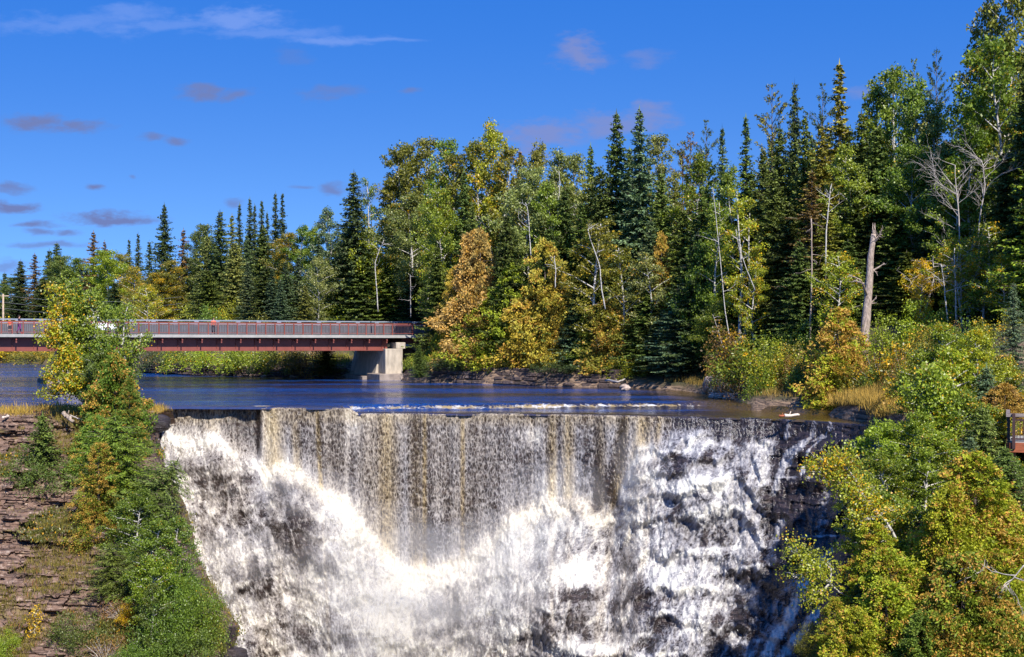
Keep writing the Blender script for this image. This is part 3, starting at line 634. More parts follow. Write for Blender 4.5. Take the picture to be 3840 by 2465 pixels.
def tree(k, px, top, d, w, col, au, label, base=None, group=None, rotx=0., roty=0., var=None, sink=.3):
    """px, top: trunk and top in the photo; d distance; w crown width in photo pixels; base None = terrain"""
    x = (px - CX) / F * d
    zb = gz(x, d) if base is None else CZ - (base - HY) / F * d
    zb -= sink
    zt = CZ - (top - HY) / F * d
    a_, b_ = WK[k]; asp = math.log(max(.5, zt - zb) / ((a_ + b_ * w) / F * d))
    sc_p = [abs(math.log(q_[2] / (2 * q_[3])) - asp) + rnd.random() * .22 for q_ in PR[k]]
    pr = PR[k][sc_p.index(min(sc_p))]
    sz = max(.5, zt - zb) / pr[2]; a_, b_ = WK[k]; sx_ = ((a_ + b_ * w) / F * d) / (2 * pr[3])
    cm, bm = KM[k]
    ang = rnd.random() * 6.28
    root = link(NAME[k], None, None, loc=(x, d, zb), rot=(rotx, roty, 0), label=label, category=CAT[NAME[k]], group=group)
    root.empty_display_size = .5
    tr = link('stems' if NAME[k] == 'bush' else 'trunk', pr[1], M[bm], parent=root, rot=(0, 0, ang), scale=(sx_, sx_ if k not in ('x',) else 1, sz))
    cr = link('foliage' if NAME[k] == 'bush' else 'crown', pr[0], M[cm], parent=root, rot=(0, 0, ang), scale=(sx_, sx_, sz))
    c = FC[col]; j = rnd.uniform(.85, 1.18)
    cr.color = (c[0] * j * rnd.uniform(.93, 1.1), c[1] * j, c[2] * j * rnd.uniform(.85, 1.15), au)
    return root

# fillers deep in the forest, skyline heights kept under the hand placed trees
SKY = [(-60, 1070), (0, 1060), (75, 1000), (130, 975), (215, 950), (345, 940), (480, 950), (615, 930), (740, 900), (830, 850), (900, 830), (1060, 830), (1130, 900), (1240, 850), (1330, 800), (1470, 700), (1600, 640), (1840, 590), (2100, 640), (2210, 640), (2310, 580), (2400, 560), (2560, 620), (2700, 620), (2800, 560), (2900, 460), (3000, 460), (3150, 400), (3280, 420), (3430, 330), (3560, 400), (3640, 320), (3760, 200), (3900, 120)]
sxp, syp = zip(*SKY)
for row, (dd, off, st) in enumerate([(24, 70, 60), (14, 200, 66), (6, 330, 72), (0, 470, 90)]):
    px = -40 + row * 23
    while px < 3900:
        bx = np.interp(px, [-100, 0, 400, 800, 1300, 1600, 2400, 2700, 3000, 3400, 3900], [262, 258, 245, 205, 188, 168, 150, 138, 122, 116, 104])
        k = rnd.choice(['sp', 'sp', 'as', 'as', 'sp'] if px < 2100 else ['sp'] * 5 + ['as'])
        top = np.interp(px, sxp, syp) + off + rnd.uniform(-10, 70)
        kk = {'sp': 'spruce', 'sf': 'fir', 'as': 'aspen'}[k]
        tree(k, px, top, bx + dd + rnd.uniform(-4, 4), rnd.uniform(110, 160) * (1 if k != 'sf' else .6) * 175 / (bx + 20), rnd.choice(['dark', 'mid', 'deep', 'mid'] if k == 'sp' else ['gr2', 'olive', 'green']), .08,
             f'{kk} standing deep in the shaded forest, mostly hidden by the trees before it', group=f'{kk} trees deep inside the forest')
        px += st * rnd.uniform(.8, 1.2) * np.interp(px, [0, 3800], [.8, 1.25])

for i in range(34):
    if i < 24: px, d, hh = 3960 + (i % 8) * 90 + rnd.uniform(-25, 25), 88 + (i // 8) * 11 + rnd.uniform(-3, 3), rnd.uniform(13, 22)
    else: px, d, hh = -90 - (i - 24) * 62, 262 + rnd.uniform(-6, 10), rnd.uniform(9, 14)
    k = rnd.choice(['sp', 'as', 'sp']); kk = {'sp': 'spruce', 'as': 'aspen'}[k]
    g_ = gz((px - CX) / F * d, d)
    tree(k, px, HY - (g_ + hh - CZ) / d * F, d, hh * .34 / d * F, rnd.choice(['dark', 'mid', 'gr2']), .05, f'{kk} of the same forest standing past the edge of the photo', group=f'{kk} trees past the edge of the photo')
T_ = [
# far left, beyond the river and the bridge
('sp', 18, 1022, 262, 60, 'dark', 0, 'small dark spruce beside the utility pole, first tree at the left edge of the photo'),
('as', 45, 1045, 258, 70, 'mid', .1, 'low round green aspen just behind the utility pole'),
('sp', 78, 975, 252, 74, 'dark', 0, 'brownish spruce between the utility pole and the pointed spruce pair'),
('so', 130, 952, 250, 82, 'rust', 0, 'reddish brown topped spruce rising above the people on the bridge'),
('sp', 185, 935, 250, 70, 'dark', 0, 'thin dark spruce squeezed behind the tallest left spruce top'),
('sp', 213, 912, 246, 84, 'dark', 0, 'pointed dark spruce directly above the woman walking on the bridge'),
('as', 232, 965, 240, 110, 'mid', .05, 'soft grey green aspen behind the yellow birch top'),
('as', 292, 975, 240, 90, 'green', .05, 'green aspen between the birch pair and the ragged spruce'),
('so', 350, 868, 236, 90, 'rust', 0, 'ragged brown spruce with a lopsided one-sided branch near its top'),
('so', 392, 905, 240, 60, 'rust', 0, 'small rust brown spruce tip just right of the lopsided spruce'),
('as', 400, 945, 228, 130, 'bright', 0, 'fresh bright green round aspen behind the bridge, left of the fir spires'),
('sf', 484, 898, 236, 44, 'dark', 0, 'slim fir spire standing alone beside the bright green aspen'),
('as', 450, 958, 234, 90, 'olive', .2, 'olive yellowing aspen beside the bright round aspen'),
('sf', 518, 876, 232, 48, 'dark', 0, 'slim dark fir spire left of the tall lone spruce'),
('so', 560, 905, 228, 80, 'dark', 0, 'dark ragged spruce between the fir spire and the tall lone spruce'),
('sp', 616, 765, 218, 92, 'deep', 0, 'tall lone dark spruce rising high above its neighbours over the bridge'),
('so', 688, 860, 214, 84, 'rust', 0, 'brown ragged spruce just right of the tall lone spruce'),
('sp', 735, 905, 212, 70, 'dark', .0, 'dark spruce with a small yellow patch beside it above the bridge'),
('as', 640, 985, 206, 110, 'olive', .2, 'olive aspen at the foot of the tall lone spruce'),
('bi', 505, 1010, 214, 110, 'olive', .35, 'yellowing birch behind the bridge with the small orange leaf spot'),
('as', 590, 1030, 204, 120, 'olive', .3, 'yellow green leafy tree below the tall lone spruce'),
('sp', 160, 1040, 226, 100, 'dark', 0, 'shaded spruce behind the left end of the bridge railing'),
('sp', 70, 1090, 236, 110, 'deep', 0, 'wide dark spruce between the utility pole and the walkers'),
('sp', 290, 1050, 220, 120, 'deep', 0, 'deep green spruce hidden behind the birch pair above the bridge'),
('bu', 60, 1180, 222, 120, 'yellow', .3, 'yellow roadside bush behind the walkers on the bridge'),
('sp', 430, 1060, 205, 110, 'deep', 0, 'dark shaded spruce behind the white car'),
('bu', 460, 1120, 196, 130, 'green', .1, 'round green bush behind the bridge near the white car'),
('bi', 545, 1080, 192, 110, 'lime', .3, 'golden leafy tree behind the railing right of the white car'),
# middle left, behind the bridge deck
('sp', 780, 880, 200, 100, 'pale', 0, 'pale olive spruce left of the big rounded clump of spruces'),
('sp', 825, 792, 196, 96, 'dark', 0, 'bushy spruce crown left of the slim fir spires'),
('as', 765, 850, 206, 100, 'mid', 0, 'dark leafy tree left of the bushy spruce crown'),
('so', 870, 805, 200, 90, 'olive', 0, 'olive brown spruce just left of the first fir spire'),
('sf', 898, 766, 204, 42, 'deep', 0, 'first and lowest of the dark fir spires on the skyline'),
('sf', 937, 746, 204, 50, 'deep', 0, 'second dark fir spire on the skyline, tall and pointed'),
('sf', 955, 770, 200, 40, 'deep', 0, 'short fir spire touching the tall second spire'),
('sf', 982, 752, 202, 44, 'deep', 0, 'single fir spire in the middle of the spire group'),
('sf', 1002, 798, 198, 36, 'deep', 0, 'lowest fir tip left of the twin tallest spires'),
('sf', 1033, 725, 200, 50, 'deep', 0, 'left one of the twin tallest fir spires'),
('sf', 1059, 724, 198, 56, 'deep', 0, 'right one of the twin tallest fir spires'),
('sp', 985, 850, 190, 130, 'mid', 0, 'full spruce standing in front of the fir spires'),
('sf', 925, 880, 188, 70, 'blue', 0, 'light blue green fir below the second spire'),
('sp', 880, 905, 184, 110, 'pale', 0, 'pale grey green spruce before the spire group'),
('sp', 780, 1010, 180, 130, 'mid', 0, 'wide spruce low behind the bridge left of centre'),
('sp', 1000, 1000, 172, 170, 'dark', 0, 'big shaded spruce behind the person on the bridge'),
('sf', 928, 985, 176, 70, 'blue', 0, 'blue green fir with a feathery outline behind the bridge'),
('sf', 1020, 1010, 168, 66, 'blue', 0, 'first pale blue fir of the young row behind the bridge'),
('sf', 1072, 980, 168, 74, 'blue', 0, 'tallest pale blue fir of the young row behind the bridge'),
('sf', 1052, 1050, 164, 70, 'blue', 0, 'short blue fir in front of the tallest of the young row'),
('sf', 1118, 965, 170, 76, 'blue', 0, 'pale blue fir at the right end of the young row'),
('sf', 1145, 1070, 164, 70, 'pale', 0, 'small grey green fir beside the leaning row of young firs'),
('as', 1085, 880, 186, 110, 'olive', .25, 'yellow tinged leafy tree right of the twin fir spires'),
('as', 1130, 856, 184, 100, 'green', .1, 'leafy tree with orange flecks on the low part of the skyline'),
('as', 1175, 862, 182, 90, 'gr2', .1, 'green leafy tree in the dip of the skyline'),
('bi', 1190, 975, 166, 110, 'pale', .05, 'light green birch with dense crown above the bridge railing'),
('bi', 1205, 1095, 158, 100, 'gr2', .1, 'small slim birch behind the bridge beneath the light green birch'),
('bu', 860, 1130, 178, 140, 'lime', .2, 'yellow green bush behind the railing near the middle of the bridge'),
('bu', 795, 1125, 176, 90, 'green', 0, 'small green bush left of the yellow green one behind the railing'),
('bu', 700, 1150, 180, 110, 'lime', .2, 'low leafy bush behind the railing left of the person in the red top'),
('bu', 1010, 1180, 166, 150, 'olive', .1, 'low olive bush directly behind the person in the red top'),
('bu', 1290, 1110, 156, 130, 'bright', 0, 'fresh green bush behind the right part of the bridge'),
('as', 1235, 792, 178, 92, 'blue', 0, 'thin grey green aspen left of the tall spruce'),
('sf', 1195, 880, 172, 80, 'blue', 0, 'blue grey fir below the thin grey green aspen'),
('sp', 1327, 645, 168, 150, 'deep', 0, 'tall dark spruce left of the big aspens above the bridge end'),
('sp', 1300, 830, 160, 190, 'mid', 0, 'broad lower spruce at the foot of the tall dark one'),
('bi', 1385, 680, 162, 100, 'gr2', .2, 'light leafy birch pressed against the tall dark spruce'),
('bi', 1378, 868, 154, 130, 'lime', .1, 'yellow green crooked birch leaning over the bridge end'),
('bi', 1430, 1030, 150, 70, 'lime', .3, 'little pale yellow birch spray beneath the crooked birch'),
('sp', 1370, 960, 150, 190, 'mid', 0, 'spruce with spreading low boughs behind the bridge end'),
('sp', 1450, 1000, 148, 170, 'mid', 0, 'green spruce with flat boughs right beside the bridge end'),
('sp', 1560, 1010, 146, 150, 'deep', 0, 'dark spruce between the bridge end and the orange brown cedar'),
# centre forest skyline
('as', 1475, 660, 160, 120, 'olive', .1, 'aspen with bare gaps left of the tallest aspen group'),
('as', 1505, 568, 156, 120, 'olive', .05, 'first tall aspen of the group above the bridge end'),
('as', 1540, 548, 158, 110, 'olive', .02, 'ragged topped aspen second in the tall group'),
('as', 1607, 526, 156, 120, 'olive', .04, 'tall aspen with dark tufted top third in the group'),
('as', 1668, 536, 152, 110, 'gr2', .05, 'aspen with a leaning tufted top right of the tall group'),
('as', 1540, 740, 148, 180, 'pale', .15, 'broad light leaved aspen above the right end of the bridge'),
('as', 1650, 720, 146, 150, 'gr2', .15, 'mid height green aspen behind the orange brown cedar'),
('as', 1838, 478, 150, 130, 'lime', .22, 'tall yellowing aspen with three pointed tops'),
('as', 1790, 545, 150, 130, 'olive', .25, 'yellow olive aspen left of the three pointed one'),
('as', 1900, 560, 148, 110, 'olive', .25, 'yellowing aspen just right of the three pointed top'),
('so', 1950, 566, 152, 80, 'rust', 0, 'thin rust topped spruce between yellowing aspens'),
('sp', 1740, 640, 146, 130, 'mid', 0, 'dark spruce with bare lower trunk behind the orange brown cedar'),
('as', 2025, 555, 148, 110, 'olive', .12, 'olive aspen left of the grey green aspens on the skyline'),
('as', 2095, 578, 142, 150, 'pale', .02, 'grey green aspen with a visible white trunk in the middle of the forest'),
('as', 1980, 640, 140, 180, 'pale', .02, 'wide pale aspen with forked white trunk above the golden cedar'),
('as', 2150, 590, 144, 110, 'pale', .02, 'pale aspen left of the two great pointed spruces'),
('sp', 2215, 545, 146, 130, 'mid', 0, 'blunt topped spruce left of the two great pointed spruces'),
('sp', 2312, 422, 142, 160, 'mid', 0, 'left one of the two great pointed spruces'),
('sp', 2398, 408, 138, 200, 'blue', 0, 'right and widest of the two great pointed spruces'),
('as', 2472, 513, 142, 110, 'pale', .1, 'slim aspen tight against the widest pointed spruce'),
('pi', 2560, 535, 144, 120, 'olive', .35, 'pine with rusty inner needles right of the great spruces'),
('pi', 2590, 500, 144, 100, 'rust', .3, 'orange tinged pine beneath the nodding dark top'),
('pi', 2648, 455, 146, 80, 'deep', 0, 'dark nodding pine top between rusty pine and grey fir'),
('sf', 2708, 478, 132, 84, 'blue', 0, 'grey topped fir with thin needles left of the sharp green fir'),
('as', 2620, 590, 134, 130, 'gr2', .1, 'green birch with thin white stem beneath the nodding pine top'),
# centre lower forest
('sp', 2180, 760, 134, 170, 'mid', 0, 'shaded spruce behind the leaning white birch trunk'),
('sp', 1900, 800, 136, 160, 'dark', 0, 'dark spruce in the gap between the orange brown and golden cedars'),
('sp', 2060, 850, 134, 150, 'mid', 0, 'blue green spruce right behind the golden cedar top'),
('ce', 1765, 872, 130, 205, 'tan', .40, 'big orange brown cedar right of the bridge end'),
('ce', 1705, 1000, 128, 100, 'gold', .3, 'yellow green cedar skirt on the left flank of the orange brown cedar'),
('ce', 1800, 868, 132, 130, 'tan', .40, 'second stem of orange brown cedar with flat top'),
('ce', 1915, 992, 126, 150, 'bright', .12, 'bright green pointed cedar between the orange brown and golden cedars'),
('ce', 1820, 1120, 123, 200, 'lime', .25, 'yellow green cedar low on the bank under the orange brown cedar'),
('ce', 1860, 1230, 121, 130, 'lime', .3, 'small yellow cedar bough mass hanging over the dark ledge'),
('ce', 2045, 905, 127, 160, 'gold', .34, 'golden pointed cedar in the middle of the bank'),
('ce', 2000, 1080, 123, 210, 'gold', .35, 'wide yellow gold cedar skirt under the golden point'),
('bi', 2240, 840, 128, 210, 'olive', .12, 'olive birch with leaning white trunk right of the golden cedar'),
('bi', 2330, 930, 126, 160, 'olive', .2, 'olive birch thicket right of the leaning white trunk'),
('ce', 2480, 880, 129, 90, 'gold', .6, 'narrow orange gold cedar between green birches'),
('sf', 2160, 1100, 121, 150, 'blue', 0, 'blue spruce low on the bank right of the golden cedar'),
('ns', 2150, 1180, 119, 180, 'blue', 0, 'bushy blue green spruce with boughs near the water'),
('ce', 2280, 1130, 119, 190, 'olive', .46, 'orange and green speckled cedar beside the water'),
('ce', 2300, 1290, 117, 150, 'gold', .4, 'small orange cedar overhanging the dark ledge by the water'),
('bi', 2430, 960, 125, 150, 'pale', .1, 'pale thin birch stems above the speckled cedar'),
('sp', 2430, 1080, 119, 190, 'mid', 0, 'green spruce right of the orange speckled cedar'),
('sp', 2560, 1060, 116, 220, 'blue', 0, 'dense blue green spruce with boughs down to the water'),
('sp', 2620, 870, 121, 210, 'deep', 0, 'very dark spruce above the grey boulder'),
('sp', 2560, 780, 128, 170, 'mid', 0, 'dark spruce behind the birch with the thin white stem'),
('mb', 2640, 920, 115, 200, 'green', .05, 'leafy green tree beside the thin white birch stem'),
('mb', 2700, 1130, 112, 190, 'gr2', .08, 'green leafy tree spreading above the grey boulder'),
('bi', 2690, 760, 118, 120, 'gr2', .06, 'birch with a long thin white trunk down to the right bank'),
# right forest
('sf', 2797, 438, 130, 100, 'mid', 0, 'sharp green fir at the step of the skyline'),
('sp', 2780, 720, 122, 180, 'deep', 0, 'dark spruce under the sharp green fir'),
('bi', 2790, 720, 116, 170, 'lime', .3, 'glowing yellow green birch left of the tall brown spruce'),
('bi', 2830, 980, 113, 110, 'lime', .35, 'lower yellow birch crown beneath the glowing birch'),
('pi', 2895, 322, 130, 130, 'olive', .2, 'pine with clustered tufts and rusty patches on the skyline'),
('sp', 2925, 480, 122, 170, 'mid', 0, 'broad dark spruce beneath the tufted pine'),
('sp', 2980, 310, 128, 90, 'dark', 0, 'narrow spruce between the tufted pine and the tallest brown spruce'),
('sp', 3020, 430, 120, 150, 'mid', 0, 'shaded spruce behind the tallest brown spruce'),
('so', 3148, 238, 120, 220, 'olive', .05, 'tallest brown green spruce with drooping boughs and bare trunk'),
('pi', 3085, 318, 126, 100, 'deep', .0, 'dark pine shoulder left of the tallest brown spruce'),
('so', 3045, 640, 110, 190, 'rust', .0, 'brown drooping spruce with bare straight lower trunk'),
('sp', 2960, 760, 114, 210, 'dark', 0, 'dark green spruce left of the bare straight trunk'),
('sp', 3290, 470, 114, 240, 'mid', .0, 'massive green spruce behind the broken snag'),
('sp', 3210, 700, 111, 220, 'dark', 0, 'dark spruce directly left of the broken snag'),
('sp', 3360, 760, 108, 220, 'mid', 0, 'spruce with spreading boughs right of the broken snag'),
('as', 3285, 318, 120, 150, 'gr2', .1, 'light green aspen crown right of the tallest spruce'),
('as', 3350, 270, 118, 150, 'gr2', .08, 'round green aspen crown before the dark pine tops'),
('pi', 3428, 228, 122, 100, 'mid', 0, 'dark pine top behind the round aspen crowns'),
('pi', 3512, 196, 118, 100, 'deep', 0, 'pointed dark pine top above the round aspen crowns'),
('as', 3440, 320, 113, 180, 'green', .06, 'wide green aspen crown below the pine tops'),
('as', 3510, 400, 112, 150, 'pale', .06, 'pale aspen crown beside the gap of sky'),
('pi', 3590, 355, 112, 70, 'deep', 0, 'small dark tuft of pine in the gap of sky'),
('as', 3420, 560, 108, 190, 'green', .1, 'green aspen behind the bare dead tree crown'),
('as', 3660, 215, 104, 190, 'gr2', .16, 'tall sunlit aspen at the top right with white trunks'),
('as', 3700, 20, 106, 150, 'olive', .05, 'dark topped aspen reaching the top of the photo'),
('as', 3790, -60, 104, 180, 'olive', .08, 'highest aspen cut off by the top edge of the photo'),
('as', 3740, 160, 100, 190, 'gr2', .18, 'sunlit aspen crown just below the highest aspen'),
('as', 3640, 470, 100, 170, 'green', .1, 'green aspen with white forked trunks above the dead trees'),
('sp', 3850, 200, 94, 240, 'dark', 0, 'huge dark spruce along the right edge of the photo'),
('sp', 3770, 560, 95, 230, 'dark', 0, 'dark blue green spruce beside the right edge spruce'),
('sp', 3830, 760, 90, 200, 'dark', 0, 'shaded lower spruce under the right edge spruce'),
('sp', 3500, 700, 106, 180, 'deep', 0, 'shaded spruce behind the pale dead tree trunks'),
('bi', 3700, 850, 92, 200, 'lime', .3, 'yellow green birch below the bare branches'),
('bi', 3600, 900, 93, 170, 'lime', .35, 'yellow leaved birch between the pale dead trunks'),
('bi', 3760, 960, 88, 150, 'bright', .3, 'yellow green birch left of the blue fir at the right edge'),
('bi', 3140, 960, 100, 160, 'lime', .3, 'sparse yellow birch sprays left of the broken snag'),
('bi', 3450, 980, 97, 90, 'yellow', .5, 'bright yellow small birch right of the broken snag'),
]
T_ += [
('sp', 1960, 1120, 125.5, 70, 'deep', 0, 'dark spruce wedge between the bright green and golden cedars'),
('sp', 1870, 1010, 129, 90, 'mid', 0, 'dark green spruce behind the gap right of the orange brown cedar'),
('sp', 1640, 920, 136, 120, 'mid', 0, 'dark spruce showing left of the orange brown cedar top'),
('sp', 2120, 700, 137, 140, 'dark', 0, 'dark spruce between the pale aspens in the middle forest'),
('sp', 1770, 760, 140, 130, 'mid', 0, 'green spruce rising just above the orange brown cedar'),
('as', 1700, 590, 150, 120, 'olive', .1, 'leafy aspen filling the dip left of the three pointed one'),
('as', 2060, 700, 138, 130, 'gr2', .05, 'green leafy aspen before the grey green aspens'),
('sp', 2440, 820, 130, 150, 'blue', 0, 'blue green spruce behind the narrow orange gold cedar'),
('sp', 2630, 700, 126, 150, 'mid', 0, 'spruce beside the long thin white birch stem'),
('sp', 2900, 640, 116, 170, 'mid', 0, 'full dark green spruce below the broad spruce on the right'),
('sp', 3000, 900, 107, 160, 'mid', 0, 'spruce with low boughs left of the bare straight grey trunk'),
('sp', 3180, 900, 104, 170, 'mid', 0, 'green spruce boughs between the bare grey trunk and the snag'),
('sp', 3400, 940, 101, 190, 'mid', 0, 'low spreading spruce boughs right behind the broken snag'),
('ce', 1700, 1150, 127, 110, 'lime', .3, 'yellow green cedar growing at the water just right of the bridge end'),
('ce', 1950, 1130, 124, 120, 'bright', .1, 'green cedar low between the bright green and golden cedars'),
('ce', 2100, 1010, 125, 110, 'gold', .3, 'slender gold cedar on the right flank of the golden cedar'),
('ce', 2220, 1150, 121, 110, 'green', .3, 'green and rust cedar between blue spruces and speckled cedar'),
('sp', 2490, 1180, 116.5, 150, 'blue', 0, 'low blue green spruce boughs touching the water left of the boulder'),
('sp', 2380, 1230, 118, 110, 'mid', 0, 'small green spruce at the waterline beside the speckled cedar'),
('sp', 2250, 620, 141, 150, 'dark', 0, 'shadowed spruce between the blunt topped and great pointed spruces'),
('sp', 2360, 560, 144, 170, 'mid', 0, 'spruce filling the space between the two great pointed spruces'),
('sp', 2480, 640, 136, 150, 'mid', 0, 'full green spruce right below the widest pointed spruce'),
('sp', 3080, 470, 117, 190, 'olive', 0, 'olive green spruce leaning against the tallest brown spruce'),
('sp', 3230, 420, 118, 160, 'mid', 0, 'spruce tip between the tallest brown spruce and aspen crowns'),
('as', 3180, 560, 112, 150, 'gr2', .1, 'green leafy aspen right of the tallest brown spruce trunk'),
('sp', 2860, 560, 119, 160, 'mid', 0, 'green spruce left of the broad spruce beneath the tufted pine'),
('as', 2740, 640, 121, 120, 'gr2', .1, 'leafy aspen between the sharp green fir and the dark pine'),
('so', 3100, 760, 108, 190, 'olive', 0, 'drooping olive spruce between the bare grey trunk and the snag'),
('sp', 3560, 520, 103, 200, 'mid', 0, 'green spruce hidden behind the bare dead tree branches'),
('as', 3580, 640, 100, 150, 'gr2', .12, 'sunlit aspen leaves behind the bare dead tree trunks'),
]
for t in T_:
    k, px, top, d, w, col, au, lab = t
    if 1180 < px < 1620 and d < 165: d = 166 + (d - 145) * .3
    while 1600 < px < 3000 and float(shore_dist(np.array([(px - CX) / F * d]), np.array([d]))[0]) < 2.6: d += .7
    tree(k, px, top, d, w, col, au, lab)
B_ = [
# bank bushes: px, top, base, d, width, colour, autumn, kind
('bu', 2735, 1190, 1400, 105, 130, 'rust', .3, 'reddish thicket above the grey boulder'),
('bu', 2800, 1230, 1430, 102, 170, 'gr2', .2, 'green bush on the bank right of the grey boulder'),
('bu', 2890, 1280, 1440, 100, 160, 'lime', .2, 'sunny yellow green bush in the middle of the right bank'),
('bt', 2790, 1330, 1495, 103.5, 170, 'brown', .5, 'brown twiggy bush just behind the stone ledge by the boulder'),
('bu', 2980, 1290, 1470, 99, 160, 'olive', .4, 'olive and rust bush right of the bare spruce trunk'),
('bt', 3010, 1360, 1510, 98, 150, 'brown', .5, 'brown bush hanging over the reddish bare earth'),
('bu', 2860, 1380, 1500, 99, 120, 'green', .1, 'small green bush at the water edge of the right bank'),
('bt', 2700, 1290, 1480, 107, 100, 'rust', .5, 'reddish brown scrub between dark spruce and boulder'),
('ce', 3145, 1160, 1500, 93, 190, 'lime', .6, 'orange and green cedar standing on the right bank before the snag'),
('ce', 3130, 1330, 1520, 92, 150, 'lime', .45, 'low yellow cedar beside the dry grass'),
('bu', 3240, 1340, 1480, 91, 170, 'olive', .3, 'pale olive bush right of the orange cedar'),
('bt', 3300, 1300, 1480, 90, 190, 'rust', .3, 'dark reddish thicket under the broken snag'),
('bu', 3370, 1240, 1470, 89, 170, 'olive', .4, 'olive gold bush right of the broken snag foot'),
('bu', 3310, 1180, 1340, 95, 150, 'bright', .05, 'fresh green undergrowth right behind the snag foot'),
('bu', 3440, 1130, 1320, 94, 160, 'bright', .1, 'bright green undergrowth beneath the dark spruce boughs'),
('bu', 3050, 1200, 1340, 103, 170, 'green', .15, 'shaded undergrowth left of the snag foot'),
('bu', 3500, 1220, 1440, 86, 190, 'gold', .4, 'golden bush below the pale dead trunks'),
('bu', 3420, 1340, 1560, 80, 170, 'gold', .5, 'yellow orange bush at the right end of the dry grass'),
('bt', 3400, 1290, 1500, 85, 150, 'rust', .4, 'brown twiggy bush between golden bushes'),
('bu', 3460, 1150, 1260, 96, 90, 'yellow', .8, 'bright yellow bush behind the reddish thicket'),
('bu', 3640, 1200, 1330, 84, 170, 'green', .2, 'green bush covering the slope behind the pale dead trunks'),
('bu', 3740, 1170, 1310, 83, 170, 'lime', .3, 'yellow green bush on the slope left of the fine pointed blue fir'),
('bu', 3810, 1240, 1370, 79, 150, 'olive', .3, 'olive bush at the right edge beneath the blue fir'),
('bt', 3560, 1190, 1330, 86, 140, 'rust', .4, 'reddish brown scrub at the foot of the white dead birches'),
('bu', 3700, 1280, 1420, 77, 170, 'gr2', .2, 'green leafy bush above the rusty cedar by the platform'),
('bu', 2935, 1250, 1400, 106, 180, 'bright', .1, 'green undergrowth around the bare spruce trunk'),
('bu', 2120, 1350, 1450, 126, 220, 'deep', 0, 'dark undergrowth over the shaded ledge in the middle'),
('bu', 2350, 1340, 1455, 121, 130, 'lime', .1, 'small bright bush at the waterline right of the ledge'),
('bu', 1700, 1330, 1420, 135, 200, 'deep', 0, 'dark undergrowth on the ledge right of the bridge pier'),
('sp', 1572, 1295, 1410, 136, 10, 'mid', 0, 'little spruce with flat boughs right of the bridge abutment'),
('bu', 700, 1285, 1385, 163, 180, 'bright', .2, 'bright bush under the bridge left of centre'),
('bu', 830, 1285, 1388, 158.5, 200, 'bright', .2, 'bright green bush under the bridge over dark rock'),
('bu', 940, 1290, 1390, 156.5, 170, 'gr2', .1, 'green bush under the middle of the bridge'),
('bu', 1060, 1290, 1392, 154.8, 150, 'olive', .2, 'olive bush under the bridge left of the pier'),
('bu', 1150, 1290, 1400, 154., 150, 'brown', .2, 'brown scrub under the bridge left of the spruce boughs'),
('sp', 1225, 1290, 1405, 153.5, 90, 'mid', 0, 'low spruce boughs under the bridge beside the pier wall'),
('bu', 600, 1285, 1380, 168, 150, 'deep', .2, 'shaded scrub under the bridge right of the second pier'),
('bu', 180, 1290, 1362, 214, 200, 'olive', .25, 'yellow shrub on the far grassy bank below the bridge'),
('bu', 60, 1300, 1358, 222, 160, 'olive', .3, 'olive shrub on the far grassy bank at the left edge'),
('bu', 300, 1300, 1375, 206, 160, 'green', .1, 'green shrub on the far bank behind the birch pair'),
]
for k, px, top, base, d, w, col, au, lab in B_:
    while 1600 < px < 2620 and float(shore_dist(np.array([(px - CX) / F * d]), np.array([d]))[0]) < 1.2: d += .5; base = None
    tree(k, px, top, d, w, col, au, lab, base=base)
for i in range(70):
    px = rnd.uniform(1600, 3560); s0 = rnd.uniform(2.5, 13)
    dsh = np.interp(px, [1621, 2000, 2357, 2560, 2640, 2700, 2850, 3080, 3300, 3400, 3600], [137, 131, 125, 119, 113, 106.8, 96, 92, 80, 80, 80])
    d = dsh + s0
    hpx = rnd.uniform(1.2, 2.6) * F / d; zb_ = gz((px - CX) / F * d, d); by_ = HY + (CZ - zb_) * F / d
    tree('bu', px, by_ - hpx, d, rnd.uniform(70, 130), rnd.choice(['green', 'olive', 'mid', 'gr2', 'bright', 'rust']), .15, 'low leafy undergrowth bush on the forest floor between the tree trunks', group='undergrowth bushes on the forest floor')
